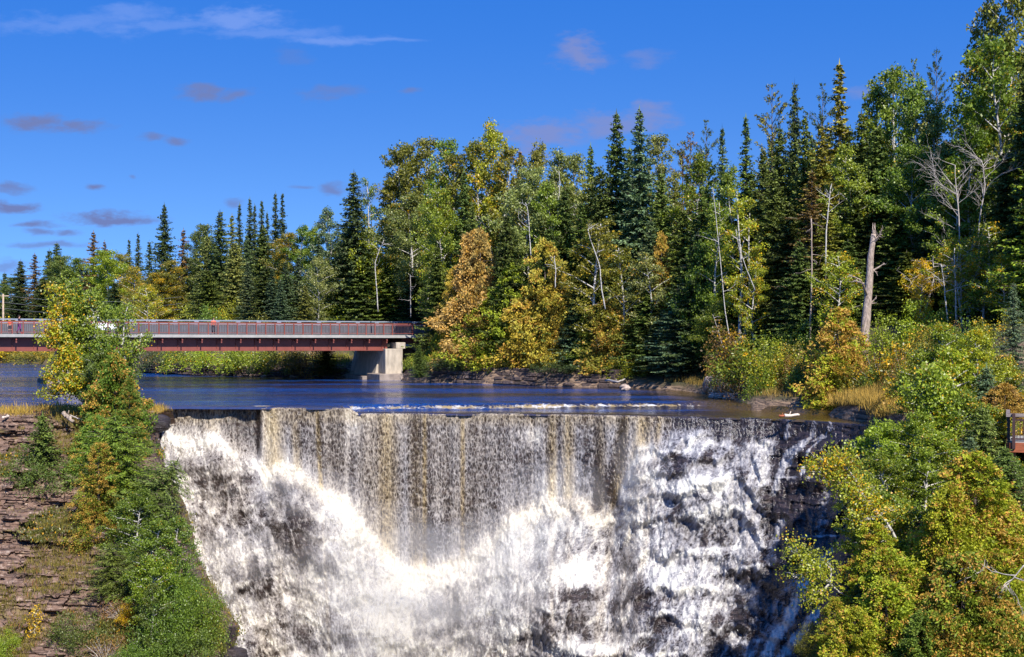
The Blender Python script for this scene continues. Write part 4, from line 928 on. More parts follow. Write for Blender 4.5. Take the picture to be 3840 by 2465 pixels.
NB = [
# left cliff trees
('nb', 380, 1330, 1560, 86.5, 180, 'mid', .05, 'dark green bushy birch low between the pair and the cedar', 1),
('nc', 445, 1330, 1760, 85, 250, 'green', 0.41, 'green and orange cedar rising at the brink of the falls', 0),
('nc', 500, 1420, 1800, 84.2, 160, 'green', 0.37, 'orange tipped cedar nearest the left end of the falls', 1),
('nl', 455, 1560, 1840, 82, 290, 'green', .0, 'feathery green larch below the brink cedar', 0),
('nc', 395, 1660, 2080, 80, 190, 'gr2', 0.49, 'yellow orange cedar hanging down the left cliff', 1),
('nl', 560, 1700, 1960, 80, 250, 'mid', .0, 'feathery dark green larch reaching toward the white water', 1),
('nl', 610, 1850, 2080, 78.5, 210, 'mid', 0, 'drooping larch bough cluster at the cliff edge', 0),
('nl', 440, 2040, 2240, 76, 190, 'mid', 0, 'round green larch on the cliff below the orange cedar', 1),
('nb', 620, 1960, 2330, 75, 200, 'green', .05, 'bright green birch at the lower edge of the cliff', 1),
('nb', 600, 2100, 2420, 73.5, 200, 'gr2', .06, 'leafy green birch with short white stem near the cliff foot', 0),
('nu', 760, 2180, 2430, 73, 230, 'green', .1, 'rounded green bush bulging toward the falls', 0),
('nu', 690, 2080, 2300, 74.5, 200, 'green', .1, 'green bush above the rounded bulge by the falls', 1),
('nu', 730, 2330, 2500, 72, 260, 'mid', .06, 'dark leafy bush at the bottom beside the white water', 1),
('nu', 300, 2290, 2500, 71.5, 210, 'mid', .02, 'round dark green bush at the bottom of the rock slope', 0),
('nt', 420, 2350, 2500, 72, 180, 'brown', .2, 'dull twiggy bush right of the round dark bush', 0),
('nu', 560, 2400, 2520, 71.5, 240, 'green', .08, 'low green bush at the bottom edge below the birches', 0),
('ns', 160, 1560, 1810, 83, 190, 'mid', .0, 'dense dark green fir standing alone on the rock face', 0),
('nu', 165, 1700, 1850, 82.3, 250, 'mid', 0, 'dark leafy skirt bush around the foot of the lone fir', 1),
('nu', 20, 2350, 2500, 71, 110, 'bright', .15, 'bright green sapling at the bottom left corner', 0),
('nt', 330, 1580, 1720, 84.4, 110, 'olive', .2, 'thin grey green scrub beside the rock notch', 0),
('nt', 480, 2230, 2330, 74.5, 160, 'brown', .4, 'brown and yellow scrub below the round larch', 0),
('nu', 500, 2260, 2340, 74, 80, 'yellow', .4, 'small yellow shrub under the green larch', 0),
('nt', 90, 1890, 1990, 80, 130, 'olive', .3, 'dry olive scrub on the middle of the rock slope', 0),
('nt', 250, 2080, 2160, 77, 120, 'olive', .3, 'dry scrub tuft on the rock slope under the hanging cedar', 0),
('nt', 60, 2150, 2230, 76, 130, 'brown', .3, 'brown scrub tuft low on the left rock slope', 0),
# right cliff trees, nearest to the viewer
('nb', 3530, 1230, 1760, 70, 210, 'bright', .18, 'bright green birch rising at the right end of the dry grass', 1),
('nb', 3560, 1330, 1800, 68, 260, 'bright', .22, 'sunlit birch with short white stem left of the wooden platform', 0),
('nb', 3650, 1250, 1700, 69, 190, 'lime', .2, 'yellow green birch behind the small spruce by the platform', 1),
('ns', 3530, 1260, 1640, 71, 190, 'blue', 0, 'grey green spruce beneath the pale dead trunks', 1),
('ns', 3800, 1060, 1600, 72, 200, 'blue', 0, 'blue fir with a fine point at the right edge above the platform', 1),
('ns', 3700, 1380, 1660, 67, 200, 'blue', 0, 'young blue green spruce just above the small platform', 0),
('nb', 3770, 1350, 1600, 70, 180, 'gr2', .3, 'mixed green and gold birch above the wooden platform', 1),
('nc', 3770, 1440, 1700, 66, 170, 'rust', 0.66, 'rusty orange cedar right above the wooden platform', 0),
('ns', 3680, 1530, 1800, 62, 210, 'mid', 0, 'small spruce with spreading boughs left of the platform', 0),
('ns', 3770, 1680, 1880, 59, 190, 'mid', 0, 'spruce with flat boughs directly below the platform', 0),
('ns', 3470, 1680, 1860, 62, 160, 'mid', .0, 'dark spruce peeking between birches beside the dark falls rock', 0),
('nb', 3320, 1600, 1900, 63, 230, 'bright', .08, 'leafy green birch overhanging the thin right cascade', 0),
('nb', 3440, 1560, 1900, 62, 220, 'bright', .12, 'green birch between the thin cascade and the orange cedar', 1),
('nb', 3400, 1850, 2200, 57, 260, 'gr2', .15, 'green birch crown with a long leaning white trunk', 1),
('nb', 3280, 1880, 2180, 58, 190, 'lime', .22, 'yellow green birch branch cluster below the thin cascade', 0),
('nc', 3280, 1960, 2460, 55, 230, 'lc', 0.37, 'green and yellow cedar at the edge of the right cascade', 1),
('nc', 3650, 1700, 2200, 54, 330, 'lc', 0.41, 'large green and orange cedar below the spruce boughs', 0),
('nc', 3560, 1820, 2300, 53, 250, 'lc', 0.37, 'middle cedar of the large orange flecked mass', 1),
('nc', 3620, 2080, 2520, 51, 360, 'gr2', 0.48, 'large orange tipped cedar in the bottom right corner', 1),
('nc', 3750, 2080, 2420, 52.5, 170, 'gr2', 0.45, 'orange tipped cedar against the shaded rock at the right', 0),
('nc', 3330, 2180, 2620, 51.5, 300, 'lc', 0.34, 'big yellow green cedar at the bottom right of the falls', 0),
('nc', 3200, 2280, 2650, 51, 240, 'lc', 0.33, 'low yellow green cedar at the bottom beside the white water', 1),
('ns', 3230, 2180, 2350, 54.5, 150, 'dark', 0, 'small dark spruce hidden between the bottom cedars', 0),
('nc', 3460, 2300, 2700, 50, 260, 'green', 0.25, 'shaded green cedar at the bottom between two bright cedars', 1),
('nc', 400, 1480, 1720, 85.5, 200, 'green', .3, 'green cedar filling the gap behind the orange tipped brink cedar', 1),
('nb', 400, 1400, 1600, 87, 170, 'gr2', .15, 'leafy birch between the white trunks and the brink cedar', 0),
('nl', 500, 1640, 1900, 81, 230, 'green', 0, 'upper feathery larch beside the twig tangle', 1),
('nc', 360, 1560, 1800, 83, 150, 'green', .3, 'green cedar beside the rock notch', 0),
('nc', 375, 1800, 2080, 79, 170, 'gr2', .5, 'yellow orange cedar skirt at the edge of the bare rock slope', 0),
('nb', 540, 1850, 2150, 77.5, 200, 'green', .06, 'green birch hidden behind the drooping larch', 1),
('nb', 690, 1950, 2330, 75.5, 170, 'green', .06, 'green birch nearest the white water on the lower cliff', 0),
('nu', 640, 2200, 2480, 72.5, 240, 'green', .06, 'green bush at the foot of the two lower birches', 0),
('nb', 590, 2200, 2500, 72.3, 130, 'mid', .06, 'low green birch at the bottom of the left cliff', 1),
('nu', 800, 2260, 2480, 73.5, 160, 'olive', .1, 'olive bush at the outermost point of the cliff beside the water', 1),
('nl', 520, 2080, 2300, 75.6, 180, 'mid', 0, 'lower drooping larch above the brown scrub', 0),
('nb', 3455, 1340, 1700, 73, 150, 'bright', .25, 'yellow green birch standing where the dry grass ends', 0),
('nb', 3620, 1480, 1850, 65, 230, 'gr2', .2, 'green birch crown left of the spreading small spruce', 1),
('nb', 3490, 1640, 1980, 60.5, 240, 'bright', .12, 'green birch above the middle orange flecked cedar', 0),
('nb', 3380, 1700, 2000, 60, 220, 'gr2', .15, 'leafy birch behind the leaning white trunk', 1),
('nc', 3440, 2040, 2420, 53, 250, 'lc', .35, 'yellow green cedar right of the leaning white trunk', 0),
('nc', 3730, 1900, 2300, 54, 190, 'lc', .45, 'orange speckled cedar against the rock at the right edge', 0),
('nc', 3520, 2240, 2650, 50.5, 260, 'gr2', .45, 'orange flecked cedar between the two bottom right masses', 0),
('nb', 3290, 2060, 2360, 56, 180, 'gr2', .15, 'green birch over the lower right cascade', 0),
('nb', 3790, 1720, 1960, 60, 150, 'green', .15, 'leafy green growth right below the platform beam', 1),
('ns', 3640, 1640, 1850, 61, 150, 'blue', 0, 'grey green spruce bough left under the platform', 1),
('nb', 3720, 1540, 1760, 64.5, 160, 'gr2', .3, 'green and gold leaves touching the left end of the platform', 0),
('nc', 3780, 1860, 2100, 57, 130, 'lc', .35, 'narrow yellow green cedar at the right edge under the platform', 1),
('nu', 3060, 2330, 2480, 54, 120, 'olive', .15, 'low olive growth on the wet rock at the foot of the right cedars', 0),
('nc', 3130, 2240, 2560, 53, 130, 'lc', .38, 'slender yellow cedar nearest the lower right cascade', 0),
('nc', 3700, 2230, 2620, 50.2, 220, 'gr2', .45, 'low orange tipped cedar in the corner below the pale branch', 1),
]
for k, px, top, base, d, w, col, au, lab, v in NB:
    rx_ = 0; ry_ = 0
    if 530 < px < 870 and base > 2150: d -= 4.2; px -= 22; w *= .84
    elif 380 < px < 760 and base > 1800: d -= 2.; px -= 22; w *= .88
    elif 380 < px < 600 and base > 1700: px -= 14; w *= .88
    if 'leaning' in lab: ry_ = -.35
    if 'sprays reaching' in lab or 'spray low' in lab: ry_ = -.75
    if 'larch reaching' in lab: ry_ = .5
    tree(k, px, top, d, w, col, au, lab, base=base, var=v, roty=ry_, sink=0)

# ------------------------------------------------------------------ dead trees, trunks that show
def bare(seed, path, r0, r1, nbr, blen, up=.6, sub=3, broken=False):
    rs = np.random.default_rng(seed); tk = Geo(); br = tk
    path = np.asarray(path, float); n = 14
    t = np.linspace(0, 1, len(path)); tt_ = np.linspace(0, 1, n)
    pts = np.stack([np.interp(tt_, t, path[:, i]) for i in range(3)], 1); pts[1:-1] += np.cumsum(rs.normal(size=(n - 2, 3)), 0) * min(r0, .15) * .12
    rad = np.linspace(r0, r1, n) * rs.uniform(.93, 1.07, n)
    rad = rad * (1 if broken else .5)
    tk.tube(pts, rad, 9)
    if broken:
        e = pts[-1]
        for a in range(5):
            dx = np.array([math.cos(a * 1.3), math.sin(a * 1.3), 0]) * r1 * .5
            tk.tube([e + dx - [0, 0, .2], e + dx * .8 + [0, 0, rs.uniform(.2, .9)]], [r1 * .45, .01], 5)
    for k in range(nbr):
        f = rs.uniform(.35 if not broken else .25, 1.); i = min(n - 2, int(f * (n - 1)))
        c = pts[i] + (pts[i + 1] - pts[i]) * (f * (n - 1) - i)
        az = rs.random() * 6.28; L = blen * rs.uniform(.4, 1.1) * (1.1 - .4 * f)
        d = np.array([math.cos(az), math.sin(az) * .7, up * rs.uniform(.5, 1.5)])
        def grow(c, d, L, r, lev):
            d = d / np.linalg.norm(d); p = [c]; q_ = c
            for s in range(4):
                d = d + rs.normal(size=3) * .16 + np.array([0, 0, .05 if up > 0 else -.05]); d /= np.linalg.norm(d); q_ = q_ + d * L / 4; p.append(q_)
            br.tube(p, np.linspace(r, r * .35, 5), 4, False)
            if lev > 0:
                for m_ in range(sub):
                    j = rs.integers(1, 5); nd = d + rs.normal(size=3) * .6
                    grow(p[j], nd, L * rs.uniform(.35, .6), r * .5, lev - 1)
        grow(c, d, L, max(.025, rad[i] * .38), 2)
    return tk.mesh('trunk', True), None
def dead(name, seed, pxs, d, r0, r1, nbr, blen, mat, label, cat='dead tree', **kw):
    pts = np.array([P(a, b, d + (c if len(pp) > 2 else 0)) for pp in pxs for a, b, c in [(pp + (0,))[:3]]])
    o = pts[0].copy()
    a, b = bare(seed, pts - o, r0, r1, nbr, blen, **kw)
    root = link(name, None, None, loc=o, label=label, category=cat)
    link('trunk', a, M[mat], parent=root)
dead('dead_tree', 1, [(3238, 1330), (3252, 1180), (3268, 1000), (3277, 878)], 94.5, .34, .17, 7, 1.8, 'greybark', 'thick grey broken snag without a top standing over the right bank', broken=True, sub=2)
dead('dead_tree', 2, [(3608, 1230), (3606, 1000), (3598, 780), (3582, 620)], 93, .13, .05, 16, 3.4, 'deadwood', 'pale bare dead tree with forked branches, taller one by the right forest', sub=4)
dead('dead_tree', 3, [(3672, 1020), (3668, 840), (3690, 700), (3680, 600)], 94, .12, .05, 14, 3.0, 'deadwood', 'second pale bare dead tree just right of the taller one', sub=4)
dead('dead_tree', 4, [(3555, 1210), (3540, 1080), (3528, 990)], 92, .10, .05, 6, 2.4, 'birch', 'short leaning white dead birch left of the bare forked tree', up=.1, sub=3)
dead('dead_tree', 5, [(3585, 1200), (3584, 1080), (3580, 930)], 91.5, .08, .05, 4, 1.5, 'birch', 'straight thin white birch trunk between dead trees', sub=2)
dead('dead_tree', 6, [(3470, 1165), (3490, 1090), (3505, 1030), (3500, 960)], 97, .16, .06, 8, 3.6, 'deadwood', 'leaning grey dead tree with long low branches right of the snag', up=-.05, sub=3)
dead('dead_tree', 7, [(3096, 1000), (3100, 860), (3110, 760), (3119, 690)], 104, .12, .05, 6, 1.6, 'birch', 'white dead birch trunk standing against the tallest brown spruce', sub=2)
dead('dead_tree', 8, [(3038, 1310), (3042, 1150), (3045, 1000), (3042, 820)], 103, .14, .09, 10, 1.4, 'greybark', 'straight bare grey trunk left of the broken snag', up=-.15, sub=2)
dead('dead_tree', 9, [(3092, 1280), (3094, 1150), (3098, 1020)], 105, .11, .08, 3, 1., 'bark', 'dark bare trunk between the grey trunk and the snag', up=-.1, sub=1)
dead('birch_tree', 10, [(2742, 1300), (2718, 1160), (2705, 1000), (2685, 800), (2672, 690)], 111, .085, .04, 5, 1.6, 'birch', 'long thin white birch stem curving down to the right bank', cat='tree', sub=2)
dead('birch_tree', 11, [(2832, 1090), (2800, 1010), (2776, 940), (2760, 860)], 111, .07, .04, 3, 1.2, 'birch', 'thin leaning white stem under the glowing yellow birch', cat='tree', sub=2)
dead('birch_tree', 12, [(2270, 1160), (2255, 1080), (2250, 1000), (2215, 900), (2205, 860)], 124, .12, .05, 5, 2., 'birch', 'crooked white birch trunk right of the golden cedar', cat='tree', sub=2)
dead('birch_tree', 13, [(1992, 980), (1985, 900), (1980, 820), (1970, 760)], 133, .10, .05, 4, 2., 'birch', 'forked white aspen trunk above the golden cedar', cat='tree', sub=2)
dead('birch_tree', 14, [(2082, 1080), (2086, 1010), (2080, 960)], 123, .09, .06, 4, 1.2, 'birch', 'short broken white stub beside the golden cedar top', cat='tree', sub=1)
dead('birch_tree', 15, [(2095, 880), (2092, 780), (2100, 690), (2096, 640)], 138, .09, .04, 2, 1.2, 'birch', 'upright white aspen stem in the pale crown on the skyline', cat='tree', sub=1)
dead('birch_tree', 16, [(1418, 1170), (1412, 1080), (1405, 990), (1425, 930), (1440, 900)], 152, .12, .05, 4, 1.6, 'birch', 'grey white birch trunk standing right above the bridge end', cat='tree', sub=2)
dead('birch_tree', 17, [(1540, 1190), (1541, 1110), (1539, 1030)], 147, .09, .06, 8, 1.2, 'deadwood', 'bare grey stem with stubby branches at the bridge end', cat='tree', up=0., sub=1)
dead('birch_tree', 20, [(3545, 1710), (3532, 1650), (3515, 1590), (3508, 1560)], 65, .06, .035, 2, .6, 'birch', 'short white birch stem showing left of the young spruce', cat='tree', sub=1)
dead('birch_tree', 21, [(3460, 1130), (3474, 1110)] and [(2710, 1300), (2690, 1230), (2672, 1180)], 109, .05, .03, 3, .8, 'deadwood', 'small pale dead stem above the boulder thicket', cat='tree', sub=1)
dead('birch_tree', 25, [(600, 2275), (597, 2240), (596, 2210)], 73, .05, .04, 0, .8, 'birch', 'short white stem on the lower cliff edge', cat='tree')
dead('fallen_branch', 26, [(590, 1905), (650, 1903), (700, 1900)], 79, .04, .02, 4, 1., 'deadwood', 'bare grey branch sticking out toward the falls', cat='branch', up=0., sub=2)
dead('fallen_branch', 27, [(500, 1790), (530, 1850), (560, 1880)], 79.5, .04, .02, 12, 1.4, 'deadwood', 'tangle of dry grey twigs beneath the feathery larch', cat='branch', up=-.3, sub=4)
dead('fallen_branch', 28, [(3560, 2200), (3600, 2180), (3640, 2165), (3665, 2150)], 50.8, .035, .015, 5, .8, 'deadwood', 'bare pale branch lying across the large orange tipped cedar', cat='branch', sub=2)
dead('fallen_branch', 29, [(3840, 2120), (3800, 2170), (3760, 2210)], 50, .05, .02, 8, 1.2, 'deadwood', 'pale root branch hanging over the shaded rock at the right edge', cat='branch', up=-.3, sub=3)

def leafy(seed, stems, col, au, label, cr=.42, every=.30, npc=60, leaf=.14, reach=.9, r0=.08, start=.15, kind='birch_tree', fol='broad', bark='birch', shape=(.5, 1., .5)):
    """a birch grown along the stems that show in the photo: limbs and leaf clumps around each stem"""
    rs = np.random.default_rng(seed); lv = Leaves(); tk = Geo()
    o = P(*stems[0][0])
    for st in stems:
        pts = np.array([P(*q_) for q_ in st]) - o
        L = np.linalg.norm(pts[-1] - pts[0]); n = max(8, int(L / .5)); t0 = np.linspace(0, 1, len(pts)); t = np.linspace(0, 1, n)
        pp_ = np.stack([np.interp(t, t0, pts[:, i]) for i in range(3)], 1); pp_[1:-1] += rs.normal(size=(n - 2, 3)) * .05
        tk.tube(pp_, np.linspace(r0, r0 * .2, n), 7)
        for k in range(int(L / every)):
            f = start + (1 - start) * (k + rs.random()) / (L / every); f = min(f, 1.)
            c0 = np.array([np.interp(f, t, pp_[:, i]) for i in range(3)])
            rr = reach * np.interp(f, [start, .4, 1.], shape) * rs.uniform(.4, 1.15)
            az = rs.random() * 6.28; rad = np.array([math.cos(az), math.sin(az), rs.uniform(-.1, .9)])
            end = c0 + rad * rr; tk.tube([c0, (c0 + end) / 2 + [0, 0, .06], end], [.022, .014, .006], 4, False)
            for j in range(1 + int(rr / .45)):
                cc = c0 + (end - c0) * rs.uniform(.45, 1.1) + rs.normal(size=3) * .12; m_ = int(npc * rs.uniform(.5, 1.4))
                off = rs.normal(size=(m_, 3)) * cr * .5; g = np.clip(rs.normal(.48, .24), 0, 1); d = rs.normal(size=(m_, 3)); d[:, 2] -= .5
                lv.add(cc + off, d, leaf * rs.uniform(.7, 1.3, m_), leaf * .8 * rs.uniform(.7, 1.2, m_), rs.normal(size=(m_, 3)) * .7 + np.array([.2, -.5, .6]), np.clip(g + rs.normal(size=m_) * .06, 0, 1), rs)
    root = link(kind, None, None, loc=o, label=label, category='tree')
    link('trunk', tk.mesh('trunk', True), M[bark], parent=root)
    c_ = link('crown', lv.build('foliage'), M[fol], parent=root); c_.color = (*FC[col], au)
leafy(1, [[(338, 1552, 86.4), (300, 1480, 86.3), (285, 1430, 86.2), (275, 1380, 86.2), (250, 1290, 86.2), (228, 1200, 86.2), (210, 1085, 86.2)], [(300, 1480, 86.3), (240, 1420, 86.), (200, 1350, 85.9)], [(275, 1380, 86.2), (215, 1290, 86.), (195, 1230, 86.)], [(285, 1430, 86.2), (220, 1475, 86.), (205, 1500, 86.)]], 'lime', .40, 'yellow birch with crooked white trunk, leftmost on the cliff ledge', reach=1.0, every=.15)
leafy(2, [[(325, 1552, 87.2), (318, 1470, 87.2), (308, 1410, 87.2), (300, 1340, 87.2), (290, 1250, 87.2), (288, 1160, 87.2), (282, 1060, 87.2)], [(308, 1410, 87.2), (345, 1300, 87.3), (350, 1200, 87.3), (335, 1110, 87.3)], [(300, 1340, 87.2), (255, 1180, 87), (250, 1075, 87)]], 'gr2', .10, 'green birch with straight white trunk in front of the white car', reach=1.15, every=.13, r0=.11)
leafy(3, [[(478, 1560, 87.4), (468, 1440, 87.4), (475, 1370, 87.4), (455, 1280, 87.4), (468, 1200, 87.4), (480, 1150, 87.4)], [(475, 1370, 87.4), (520, 1300, 87.4), (530, 1250, 87.4)], [(455, 1330, 87.4), (400, 1290, 87.3), (380, 1270, 87.3)]], 'gr2', .10, 'green birch with thick white trunk before the second bridge pier', reach=.85, every=.22, r0=.14)
leafy(4, [[(370, 1560, 86.8), (372, 1480, 86.8), (378, 1380, 86.8), (385, 1300, 86.8)], [(372, 1480, 86.8), (410, 1400, 86.8), (420, 1340, 86.8)]], 'green', .04, 'bushy dark green birch between the white trunked birches', reach=1.0, every=.13)
leafy(5, [[(3425, 2185, 56.2), (3390, 2090, 56.2), (3350, 2000, 56.), (3300, 1930, 56.), (3240, 1870, 56.), (3180, 1840, 56), (3130, 1790, 56), (3070, 1770, 56)], [(3240, 1870, 56.), (3200, 1790, 56.), (3150, 1740, 56.), (3110, 1755, 56)], [(3300, 1930, 56), (3230, 1960, 56), (3190, 1950, 56)]], 'lime', .36, 'long leaning birch with white trunk reaching out over the dark wet rock', reach=.75, every=.10, r0=.075, start=.42, npc=46, leaf=.10, shape=(.6, 1., .8))
leafy(6, [[(3190, 2240, 55.5), (3110, 2190, 55.3), (3060, 2160, 55.2), (3010, 2110, 55.), (2970, 2070, 55)], [(3110, 2190, 55.3), (3040, 2240, 55.2), (3010, 2260, 55.2)], [(3060, 2160, 55.2), (2990, 2170, 55.), (2975, 2150, 55)], [(3110, 2190, 55.3), (3120, 2140, 55.3), (3125, 2120, 55.3)]], 'lime', .22, 'thin yellow green birch branches spreading low over the dark wet rock', reach=.6, every=.11, r0=.045, start=.25, npc=40, leaf=.10, shape=(.6, 1., .8))
leafy(7, [[(135, 2400, 72.5), (132, 2360, 72.5), (138, 2310, 72.5), (132, 2285, 72.5)], [(132, 2360, 72.5), (110, 2385, 72.4)]], 'yellow', .95, 'tiny flame yellow sapling on the rock slope', reach=.3, every=.08, r0=.02, start=.1, npc=22, leaf=.09, cr=.3)
leafy(8, [[(3560, 1720, 64.8), (3545, 1660, 64.8), (3520, 1590, 64.8), (3512, 1480, 64.8), (3500, 1400, 64.8)], [(3520, 1590, 64.8), (3450, 1500, 64.8), (3430, 1440, 64.8)]], 'bright', .2, 'birch with short bright white stem left of the young spruce', reach=1.1, every=.12, r0=.08, start=.3)

# ------------------------------------------------------------------ rocks, logs
def rock_mesh(name, seed, sx_, sy_, sz_, n=26, rough=.35):
    u, v = np.meshgrid(np.linspace(0, 2 * PI, n * 2, endpoint=True), np.linspace(0, PI, n))
    d = np.stack([np.cos(u) * np.sin(v), np.sin(u) * np.sin(v), np.cos(v)], -1)
    r = 1 + rough * (fbm(d[..., 0] * 1.6 + 5, d[..., 1] * 1.6 + d[..., 2] * 2.3, seed, 4) - .5) * 2
    r = r * (1 - .12 * (np.abs(d).max(-1) - .7))
    r[:, -1] = r[:, 0]; r[0] = r[0].mean(); r[-1] = r[-1].mean()
    V = d * r[..., None] * np.array([sx_, sy_, sz_])
    return mesh(name, V.reshape(-1, 3), grid(n * 2, n), True)
def rock(px, py, d, w, h, seed, label, mat='boulder', group=None, name='boulder', rough=.35):
    s = d / F; link(name, rock_mesh(name, seed, w * s / 2, w * s / 2.2, h * s / 2, rough=rough), M[mat], loc=P(px, py, d), label=label, category='rock', group=group)
rock(2682, 1448, 112, 100, 84, 3, 'large rounded grey boulder standing in the water at the foot of the right bank', rough=.25)
rock(990, 1412, 156, 26, 14, 5, 'small reddish round stone at the waterline under the bridge')
rock(1100, 1413, 155, 30, 12, 6, 'pale flat stone at the waterline near the pier', 'palerock')
rock(15, 1387, 200, 46, 10, 7, 'flat brown rock poking out of the river at the left edge')
rock(48, 1391, 196, 22, 6, 8, 'tiny dark rock in the river beside the flat brown one', 'bank_rock')
rock(2345, 1455, 119, 40, 26, 9, 'grey stone at the waterline before the dark spruces', 'palerock')
rock(3100, 1538, 92, 60, 16, 10, 'pale stones at the water edge between bush and dry grass', 'palerock')
rock(3170, 1545, 90, 30, 12, 11, 'small white stone at the edge of the dry grass', 'palerock')
rock(3372, 1618, 79.5, 120, 46, 12, 'dark blocky rock at the right end of the falls crest', 'bank_rock', rough=.2)
rock(3270, 2430, 60, 200, 120, 13, 'dark wet rock at the foot of the right cedars', 'wet_slate')
rock(880, 2470, 74, 110, 90, 14, 'dark wet rock at the bottom between the bush and the white water', 'wet_slate')
rock(590, 1590, 88, 110, 70, 15, 'brown rock shoulder at the left end of the falls crest', 'wet_slate', rough=.25)
# stepped stone ledges along the right bank
def ledge(px0, px1, py, d0, d1, h, seed, label, mat='palerock'):
    g = Geo(); rs = np.random.default_rng(seed); n = 9 if abs(px1 - px0) < 300 else 22
    a = P(px0, py[0], d0); b = P(px1, py[1], d1)
    for lay in range(4):
        for i in range(n):
            f = (i + .5 + rs.normal() * .1) / n; c = a + (b - a) * f
            L = np.linalg.norm(b - a) / n * rs.uniform(.8, 1.3); hh = h / 4
            ang = rs.normal() * .12 + math.atan2(b[1] - a[1], b[0] - a[0])
            ax = np.array([[math.cos(ang), math.sin(ang), 0], [-math.sin(ang), math.cos(ang), 0], [0, 0, 1]])
            g.box(c + np.array([0, lay * .3 + rs.uniform(0, .6), hh * (lay + .5) + rs.normal() * .02]), (L, 1.3 * rs.uniform(.8, 1.1), hh * rs.uniform(.6, 1.05)), ax)
    o = link('rock_ledge', g.mesh('rock_ledge'), M[mat], label=label, category='rock')
    bv = o.modifiers.new('b', 'BEVEL'); bv.width = .05; bv.segments = 1
ledge(2690, 2830, (1500, 1512), 106, 101, .55, 1, 'layered pale rock ledge running from the boulder along the water')
ledge(2900, 3040, (1528, 1530), 98, 95.5, .45, 2, 'low pinkish rock ledge below the bare earth of the right bank')
ledge(2940, 3010, (1495, 1500), 99, 98, 1.0, 3, 'small stack of thin slate layers under the bare reddish earth')
ledge(1630, 2330, (1436, 1455), 137.5, 125.5, 1.6, 4, 'long dark shaded rock ledge along the waterline under the cedars', 'bank_rock')
ledge(700, 1290, (1406, 1418), 160, 152.5, 1.05, 5, 'dark rock ledge along the far water under the bridge', 'bank_rock')
ledge(480, 700, (1393, 1404), 173, 162, 1.2, 6, 'reddish rock ledge on the far shore beside the second pier', 'bank_rock')
def log(pts, r, label, mat='driftwood', name='log', seed=0):
    g = Geo(); pts = np.array(pts); o = pts[0].copy(); rs = np.random.default_rng(seed)
    t = np.linspace(0, 1, 9); q_ = np.stack([np.interp(t, np.linspace(0, 1, len(pts)), pts[:, i]) for i in range(3)], 1) - o
    q_ += rs.normal(size=q_.shape) * r * .3
    g.tube(q_, np.linspace(r, r * .7, 9) * rs.uniform(.85, 1.15, 9), 8)
    g.tube([q_[3], q_[3] + [.1, 0, r * 2.5]], [r * .4, r * .2], 5)
    link(name, g.mesh(name, True), M[mat], loc=o, label=label, category='log')
log([P(2942, 1560, 86.3), P(2995, 1555, 86.6)], .10, 'white driftwood log stranded on the lip of the falls at the right')
log([P(2925, 1561, 86.2), P(2941, 1560, 86.3)], .08, 'short red brown wood piece beside the white driftwood log', 'wood', seed=2)
log([P(10, 1566, 86), P(32, 1561, 86.6)], .07, 'bleached stick lying in the ledge grass at the left edge', seed=3)
log([P(240, 1553, 86), P(272, 1580, 85.4)], .13, 'short grey log lying below the birches on the cliff ledge', 'greybark', seed=4)
log([P(262, 1558, 86.3), P(310, 1575, 85.6)], .05, 'thin bare branch beside the short grey log', 'deadwood', seed=5)
log([P(2270, 1425, 119), P(2320, 1432, 117), P(2345, 1422, 118)], .08, 'bleached fallen branch at the waterline left of the dark spruces', 'deadwood', seed=6)

# ------------------------------------------------------------------ bridge
A = P(0, 1252, 129.0); Bp = P(1470, 1256.7, 145.0)
bd = Bp - A; Lb = math.hypot(bd[0], bd[1]); ux = np.array([bd[0], bd[1], 0]) / Lb; uy = np.array([-ux[1], ux[0], 0]); slope_ = bd[2] / Lb
BAX = np.array([ux, uy, [0, 0, 1.]])
borg = Bp.copy()
bang = math.atan2(ux[1], ux[0])
# local frame: x along the bridge from the pier (negative to the left), y away from the viewer, z from deck level
broot = link('bridge', None, None, loc=borg, rot=(0, 0, bang), label='long brown steel girder footbridge and road bridge on concrete piers over the river', category='bridge')
def bpart(name, g, mat, **kw): return link(name, g.mesh(name), M[mat], parent=broot, **kw)
zs_ = slope_
def zl_(x): return zs_ * x
X0 = -95.; XE = 9.
def run(g, x0, x1, y, z, sy_, sz_):
    # a straight bar following the grade
    c = ((x0 + x1) / 2, y, zl_((x0 + x1) / 2) + z); ax = np.array([[1, 0, zs_], [0, 1, 0], [-zs_, 0, 1]])
    g.box(c, (x1 - x0, sy_, sz_), ax)
g = Geo(); run(g, X0, XE, 5., -.16, 10.6, .28); bpart('deck', g, 'deck')
g = Geo(); run(g, X0, XE, 5.9, .02, 6.6, .06); bpart('road', g, 'asphalt')
for y in (.75, 3.6, 6.5, 9.4):
    g = Geo(); run(g, X0, -.25, y, -.95, .03, 1.24); run(g, X0, -.25, y, -1.60, .46, .05); run(g, X0, -.25, y, -.34, .36, .05)
    for x in np.arange(X0 + 1, 0, 1.9): g.box((x, y - .1, zl_(x) - .85), (.02, .16, .95))
    bpart('girder', g, 'brown_steel')
    g = Geo(); run(g, 1.35, XE, y + .1, -.62, .03, .55); run(g, 1.35, XE, y + .1, -.92, .36, .04); bpart('girder', g, 'brown_steel')
g = Geo(); run(g, X0, -.3, .2, -.36, .05, .12); bpart('fascia', g, 'dark_steel')
xs = -.6
xs_ = []
k = 0
while xs > X0: xs_.append(xs); xs -= 1.9
for x in xs_:
    if x < -46: continue
    g = Geo(); g.box((x, .25, zl_(x) - .55), (.11, .9, .12)); g.box((x, -.08, zl_(x) - .62), (.12, .1, .42)); bpart('bracket', g, 'brown_steel')
